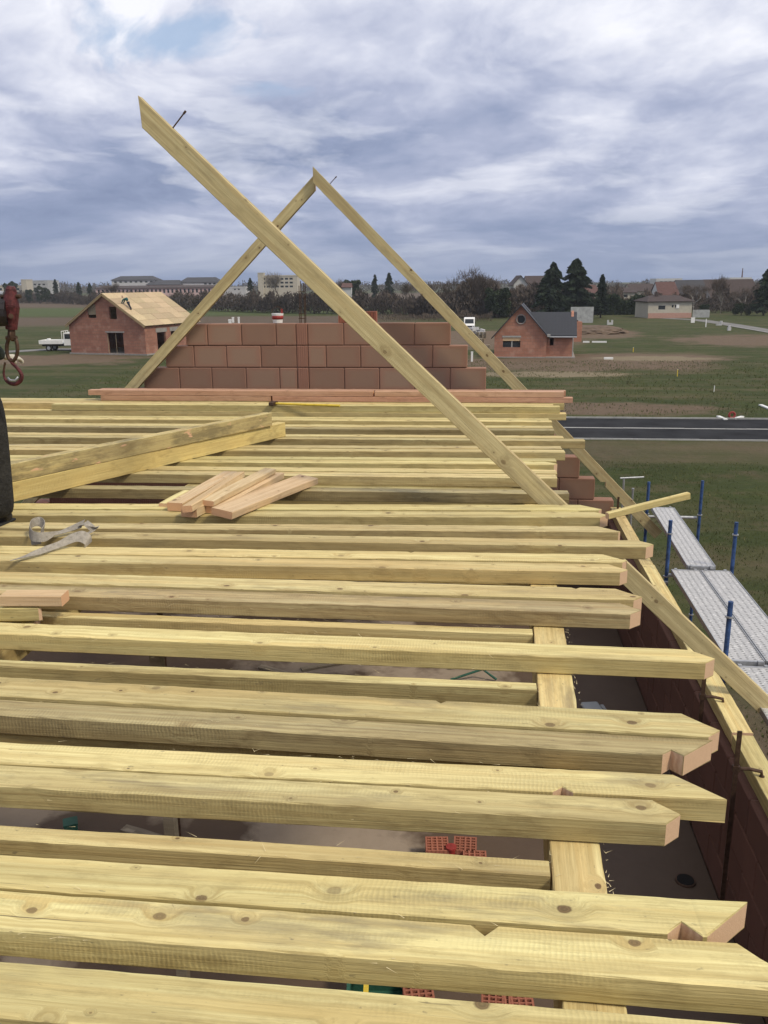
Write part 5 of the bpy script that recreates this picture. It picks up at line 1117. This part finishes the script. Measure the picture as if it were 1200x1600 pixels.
q1 = top_at(1062, 809, 12.2); rail((pos[3][0]+.03, 12.23, q1[1]), (pos[4][0]-.03, 12.23, q1[1]), 'cross tube between the two farthest posts')
rail((pos[1][0], 9.46, ZK-.08), (pos[2][0], 9.46, ZK-.08), 'cross tube carrying the far end of the middle planks')
rail((pos[0][0], 6.985, ZK-.08), (2.84, 6.985, ZK-.08), 'cross tube carrying the near end of the middle planks')
rail((1.98, 9.44, ZK-.16), (2.08, 9.44, ZK-.16), 'short tube tying the scaffold to the wall')
for (ya, yb, lb) in ((4.4, 6.98, 'long low tube along the nearest bay'), (6.98, 9.46, 'long low tube along the middle bay'), (9.46, 12.2, 'long low tube along the farthest bay')): rail((2.87, ya, ZK-1.0), (2.87, yb, ZK-1.0), lb)
rail((1.97, 12.5, EYE-2.75), (2.32, 12.6, EYE-2.75), 'short grey tube just past the gable steps', .012)
# two thin stakes by the gable
for (px, py, lb) in ((975, 748, 'thin grey stake just left of the eaves tail'), (989, 765, 'second thin grey stake beside the eaves tail')):
    x, z = top_at(px, py, 12.9); t = thing('stake', lb, 'stake', (x, 12.9, 0), 0); MB().tube((0, 0, 0), (0, 0, z), .014, .014, 6).build('rod', STEEL, t); MB().tube((0, 0, z), (0, 0, z+.02), .02, .02, 6).build('cap', STEEL, t)
# ------------------------------------------------------------------ people
def skinned(name, pts, eds, rr, mat, parent, root=0, lv=2):
    me = bpy.data.meshes.new(name); me.from_pydata([tuple(p) for p in pts], eds, []); me.materials.append(mat); o = bpy.data.objects.new(name, me); COL.objects.link(o); o.parent = parent
    md = o.modifiers.new('skin', 'SKIN'); 
    for i, r in enumerate(rr): me.skin_vertices[0].data[i].radius = (r, r) if isinstance(r, (int, float)) else r
    me.skin_vertices[0].data[root].use_root = True; md.use_smooth_shade = True
    s = o.modifiers.new('sub', 'SUBSURF'); s.levels = lv; s.render_levels = lv; return o
def ensure_skin(me):
    pass
_skl = bpy.data.meshes.new
def skin_body(name, pts, eds, rr, mat, parent, root=0, lv=2):
    bm = bmesh.new(); lay = bm.verts.layers.skin.verify(); vs = [bm.verts.new(p) for p in pts]
    for a, c in eds: bm.edges.new((vs[a], vs[c]))
    for i, q in enumerate(vs): r = rr[i]; q[lay].radius = (r, r) if isinstance(r, (int, float)) else r; q[lay].use_root = (i == root)
    me = bpy.data.meshes.new(name); bm.to_mesh(me); bm.free(); me.materials.append(mat); o = bpy.data.objects.new(name, me); COL.objects.link(o); o.parent = parent
    md = o.modifiers.new('skin', 'SKIN'); md.use_smooth_shade = True; s = o.modifiers.new('sub', 'SUBSURF'); s.levels = lv; s.render_levels = lv; return o
SKIN = simple('skin', (.45, .27, .19), .6, .1, 20); TROU = simple('dark_work_trousers', (.026, .025, .022), .95, .5, 9, 0, 1.0); JACK = simple('dark_green_jacket', (.025, .035, .03), .9, .3, 12, 0, .5)
GLOV = simple('pale_work_glove', (.5, .47, .4), .9, .15, 30); HAIR = simple('dark_hair', (.03, .022, .015), .9, .2, 40); BOOT = simple('dark_boots', (.03, .026, .02), .7, .3, 20)
# worker at the left edge: the leg nearest the frame edge shows
fp = P(-1, 817, 1.56)
wk = thing('person', 'worker in dark trousers at the left edge, reaching for the crane chain', 'person', (fp.x-.075, fp.y-.05, ZT), rad(176))
bp = [(0, 0, .98), (0, 0, 1.15), (0, .0, 1.36), (0, -.0, 1.47),
      (.09, 0, .92), (.105, -.02, .52), (.115, 0, .10), (-.09, 0, .92), (-.13, -.05, .52), (-.16, .03, .10),
      (.17, 0, 1.42), (.21, .05, 1.16), (.235, -.14, 1.13),
      (-.17, 0, 1.42), (-.22, .03, 1.2), (-.19, -.13, 1.12)]
# trousers
skin_body('trousers', [bp[0], (.08, 0, .88), (.105, -.025, .52), (.105, .0, .30), (.112, .01, .07), (-.115, 0, .88), (-.13, -.01, .52), (-.125, .0, .04), (0, 0, 1.05)], [(0, 1), (1, 2), (2, 3), (3, 4), (0, 5), (5, 6), (6, 7), (0, 8)], [(.16, .12), .10, .085, .08, .085, .135, .105, .10, (.20, .14)], TROU, wk)
skin_body('jacket', [(0, 0, .84), (0, 0, 1.12), (0, 0, 1.36), (0, 0, 1.46), bp[10], bp[11], (.225, -.10, 1.13), bp[13], bp[14], bp[15]], [(0, 1), (1, 2), (2, 3), (2, 4), (4, 5), (5, 6), (2, 7), (7, 8), (8, 9)], [.215, .205, (.18, .15), .06, .075, .055, .045, .075, .055, .045], JACK, wk)
skin_body('head', [(0, 0, 1.48), (0, -.01, 1.58), (0, -.02, 1.66), (0, -.02, 1.73)], [(0, 1), (1, 2), (2, 3)], [.052, .06, (.078, .092), (.06, .075)], SKIN, wk)
skin_body('hair', [(0, .01, 1.68), (0, .0, 1.745)], [(0, 1)], [(.08, .09), (.065, .08)], HAIR, wk)
MB().box(-.012, .012, -.13, -.10, 1.62, 1.66).build('nose', SKIN, wk, bevel=.008)
for s in (-1, 1): 
    MB().tube((s*.03, -.105, 1.675), (s*.03, -.112, 1.675), .01, .007, 8).build('eye', GLASSD, wk); MB().tube((s*.083, -.01, 1.64), (s*.095, -.01, 1.66), .02, .018, 8).build('ear', SKIN, wk)
MB().box(-.022, .022, -.107, -.10, 1.585, 1.593).build('mouth', RED, wk)
for (bx_, by_) in ((.112, .0), (-.115, .0)):
    skin_body('boot', [(bx_, by_+.03, .055), (bx_, by_-.06, .05), (bx_, by_-.12, .035), (bx_, by_+.02, .14)], [(0, 1), (1, 2), (0, 3)], [.052, .05, .036, .058], BOOT, wk)
    MB().box(bx_-.04, bx_+.04, by_-.13, by_+.06, 0, .022).build('sole', TYRE, wk, bevel=.01)
def hand(base, d, up_, parent, mat, curl=.6):
    d = Vector(d).normalized(); up_ = Vector(up_).normalized(); sd_ = d.cross(up_).normalized(); b0 = Vector(base)
    pts = [b0, b0+d*.05, b0+d*.085]; ed = [(0, 1), (1, 2)]; rr = [.028, (.042, .02), (.042, .018)]
    hs_ = skin_body('glove_palm' if mat is GLOV else 'palm', pts, ed, rr, mat, parent)
    for k, (o_s, ln) in enumerate(((-.03, .07), (-.01, .08), (.011, .076), (.031, .06))):
        a = b0+d*.08+sd_*o_s; d1 = d; d2 = (d*math.cos(curl)+up_*math.sin(curl)); d3 = (d*math.cos(2*curl)+up_*math.sin(2*curl))
        skin_body('finger', [a, a+d1*ln*.4, a+d1*ln*.4+d2*ln*.35, a+d1*ln*.4+d2*ln*.35+d3*ln*.3], [(0, 1), (1, 2), (2, 3)], [.0115, .011, .010, .009], mat, parent, lv=1)
    a = b0+d*.03-sd_*.03; skin_body('thumb', [a, a-sd_*.02+d*.025+up_*.01, a-sd_*.01+d*.05+up_*.03], [(0, 1), (1, 2)], [.013, .0125, .010], mat, parent, lv=1)
hand((.225, -.11, 1.13), (.2, -.9, -.1), (.9, .1, .1), wk, GLOV); hand((-.19, -.14, 1.12), (-.35, -.8, -.1), (.3, 0, -.9), wk, GLOV)
MB().tube((.155, -.07, .90), (.16, -.075, .985), .012, .014, 8).build('red_tool', RED, wk)
# roofer on the boarded roof
rl = Vector((LW/2+1.55+.9, .9, 0)); th_ = math.atan2(RG-EV, LW/2); zc = RG+.2-(rl.x-LW/2)*math.tan(th_)
loc = house.matrix_world if False else None
rw_ = Matrix.Translation(house.location) @ Matrix.Rotation(house.rotation_euler.z, 4, 'Z') @ Vector((rl.x, rl.y, zc))
rf_ = thing('person', 'roofer in blue-green jacket bending over on the boarded roof of the far brick house', 'person', rw_, house.rotation_euler.z)
BJ = simple('teal_jacket', (.03, .10, .10), .9, .2, 10); NJ = simple('navy_trousers', (.02, .025, .04), .9, .2, 10)
skin_body('trousers', [(0, 0, .72), (.15, -.1, .38), (.35, .0, -.18), (-.12, .15, .42), (.12, .25, .0)], [(0, 1), (1, 2), (0, 3), (3, 4)], [.16, .11, .08, .11, .08], NJ, rf_)
skin_body('jacket', [(0, 0, .72), (-.2, -.05, .98), (-.42, -.08, 1.1), (-.55, -.22, .72), (-.72, -.2, .45), (-.5, .1, .75), (-.7, .1, .48)], [(0, 1), (1, 2), (2, 3), (3, 4), (2, 5), (5, 6)], [.16, .19, .17, .075, .055, .075, .055], BJ, rf_)
skin_body('head', [(-.5, -.08, 1.12), (-.62, -.1, 1.16), (-.68, -.1, 1.14)], [(0, 1), (1, 2)], [.07, .1, .09], SKIN, rf_); skin_body('hair', [(-.58, -.1, 1.22), (-.66, -.1, 1.23)], [(0, 1)], [.09, .08], HAIR, rf_)
skin_body('boot', [(.35, .0, -.2), (.22, .0, -.14)], [(0, 1)], [.07, .06], BOOT, rf_); skin_body('boot', [(.12, .25, -.04), (.0, .25, .04)], [(0, 1)], [.07, .06], BOOT, rf_)
skin_body('hand', [(-.72, -.2, .45), (-.78, -.2, .37)], [(0, 1)], [.05, .04], SKIN, rf_); skin_body('hand', [(-.7, .1, .48), (-.76, .1, .4)], [(0, 1)], [.05, .04], SKIN, rf_)
# ------------------------------------------------------------------ crane hook
YH = 5.2
def K(px, py, dy=0): d = ray(px, py); k = (YH+dy)/d.y; return Vector((d.x*k, YH+dy, EYE+d.z*k))
o_ = K(18, 520); hk = thing('crane_hook', 'red crane swivel with rusty chain link and open red lifting hook at the left edge', 'crane hook', o_)
Q = lambda px, py, dy=0: K(px, py, dy)-o_
MB().tube(Q(17, 452), Q(17, 478), .032, .05, 18).tube(Q(17, 478), Q(18, 515), .052, .034, 18).build('swivel_body', RED, hk, smooth=False, bevel=.004)
MB().tube(Q(17, 447), Q(17, 452), .022, .034, 14).build('swivel_cap', RED, hk)
MB().tube(Q(2, 463), Q(32, 463), .014, .014, 10).build('swivel_pin', STEEL_D, hk); MB().tube(Q(17, 494, -.04), Q(17, 494, -.065), .016, .016, 10).build('bolt', STEEL_D, hk)
MB().tube(Q(18, 514), Q(18, 530), .022, .026, 10).tube(Q(10, 528), Q(26, 528), .014, .014, 8).build('shackle', STEEL_D, hk)
ring = []
for i in range(21):
    a = 2*math.pi*i/20; ring.append(Q(19+8.5*math.cos(a), 545+19*math.sin(a)))
MB().path(ring, .0115, 8).build('chain_link', STEEL_D, hk, smooth=True)
ring2 = [Q(19, 524-0)+Vector((0, .022*math.cos(a), .03*math.sin(a))) for a in [2*math.pi*i/16 for i in range(17)]]
MB().path(ring2, .009, 8).build('chain_link', STEEL_D, hk, smooth=True)
hp = [(16, 560, .016), (19, 567, .017), (25, 573, .017), (31, 580, .018), (34, 588, .020), (31, 596, .021), (23, 600, .021), (14, 598, .018), (8, 592, .014), (6, 584, .010), (7, 578, .007)]
hq = []
for i in range(len(hp)-1):
    p0, p1, p2, p3 = hp[max(i-1, 0)], hp[i], hp[i+1], hp[min(i+2, len(hp)-1)]
    for k in range(5):
        t = k/5; hq.append([.5*((2*p1[j])+(-p0[j]+p2[j])*t+(2*p0[j]-5*p1[j]+4*p2[j]-p3[j])*t*t+(-p0[j]+3*p1[j]-3*p2[j]+p3[j])*t**3) for j in range(3)])
hq.append(hp[-1])
mb = MB().path([Q(a[0], a[1]) for a in hq], [a[2]*.62 for a in hq], 14)
mb.build('hook', RED, hk, smooth=True)
MB().tube(Q(8, 566), Q(5, 584), .007, .006, 8).build('safety_latch', STEEL_D, hk); MB().path([Q(12, 590, -.012), Q(16, 594, -.015), Q(24, 594.5, -.016), Q(28, 589, -.014)], .006, 8).build('worn_edge', STEEL, hk, smooth=True)
ca = K(14, 488); cb_ = K(-400, 500, -.3)
crn = thing('crane_jib', 'dark greasy crane jib end entering from the left edge', 'crane', cb_, 0)
MB().tube((0, 0, 0), ca-cb_, .12, .085, 12).build('jib_tube', BLACKISH, crn)
MB().tube(K(-100, 452)-cb_, K(6, 459)-cb_, .02, .014, 8).build('hydraulic_pipe', STEEL, crn)
base_z = (0-cb_.z); MB().box(-.25, .25, -.25, .25, base_z, .05).build('column', BLACKISH, crn)
# ------------------------------------------------------------------ air
hm_ = bpy.data.materials.new('thin_haze'); hm_.use_nodes = True; nt = hm_.node_tree; nt.nodes.clear()
pv = N(nt, 'ShaderNodeVolumePrincipled'); pv.inputs['Color'].default_value = (.80, .86, .95, 1); pv.inputs['Density'].default_value = .0002
om = N(nt, 'ShaderNodeOutputMaterial'); L(nt, pv.outputs[0], om.inputs['Volume'])
HAZE = True
if HAZE: tag(MB().box(-1500, 1500, -60, 1400, -1, 45).build('haze', hm_), kind='stuff')
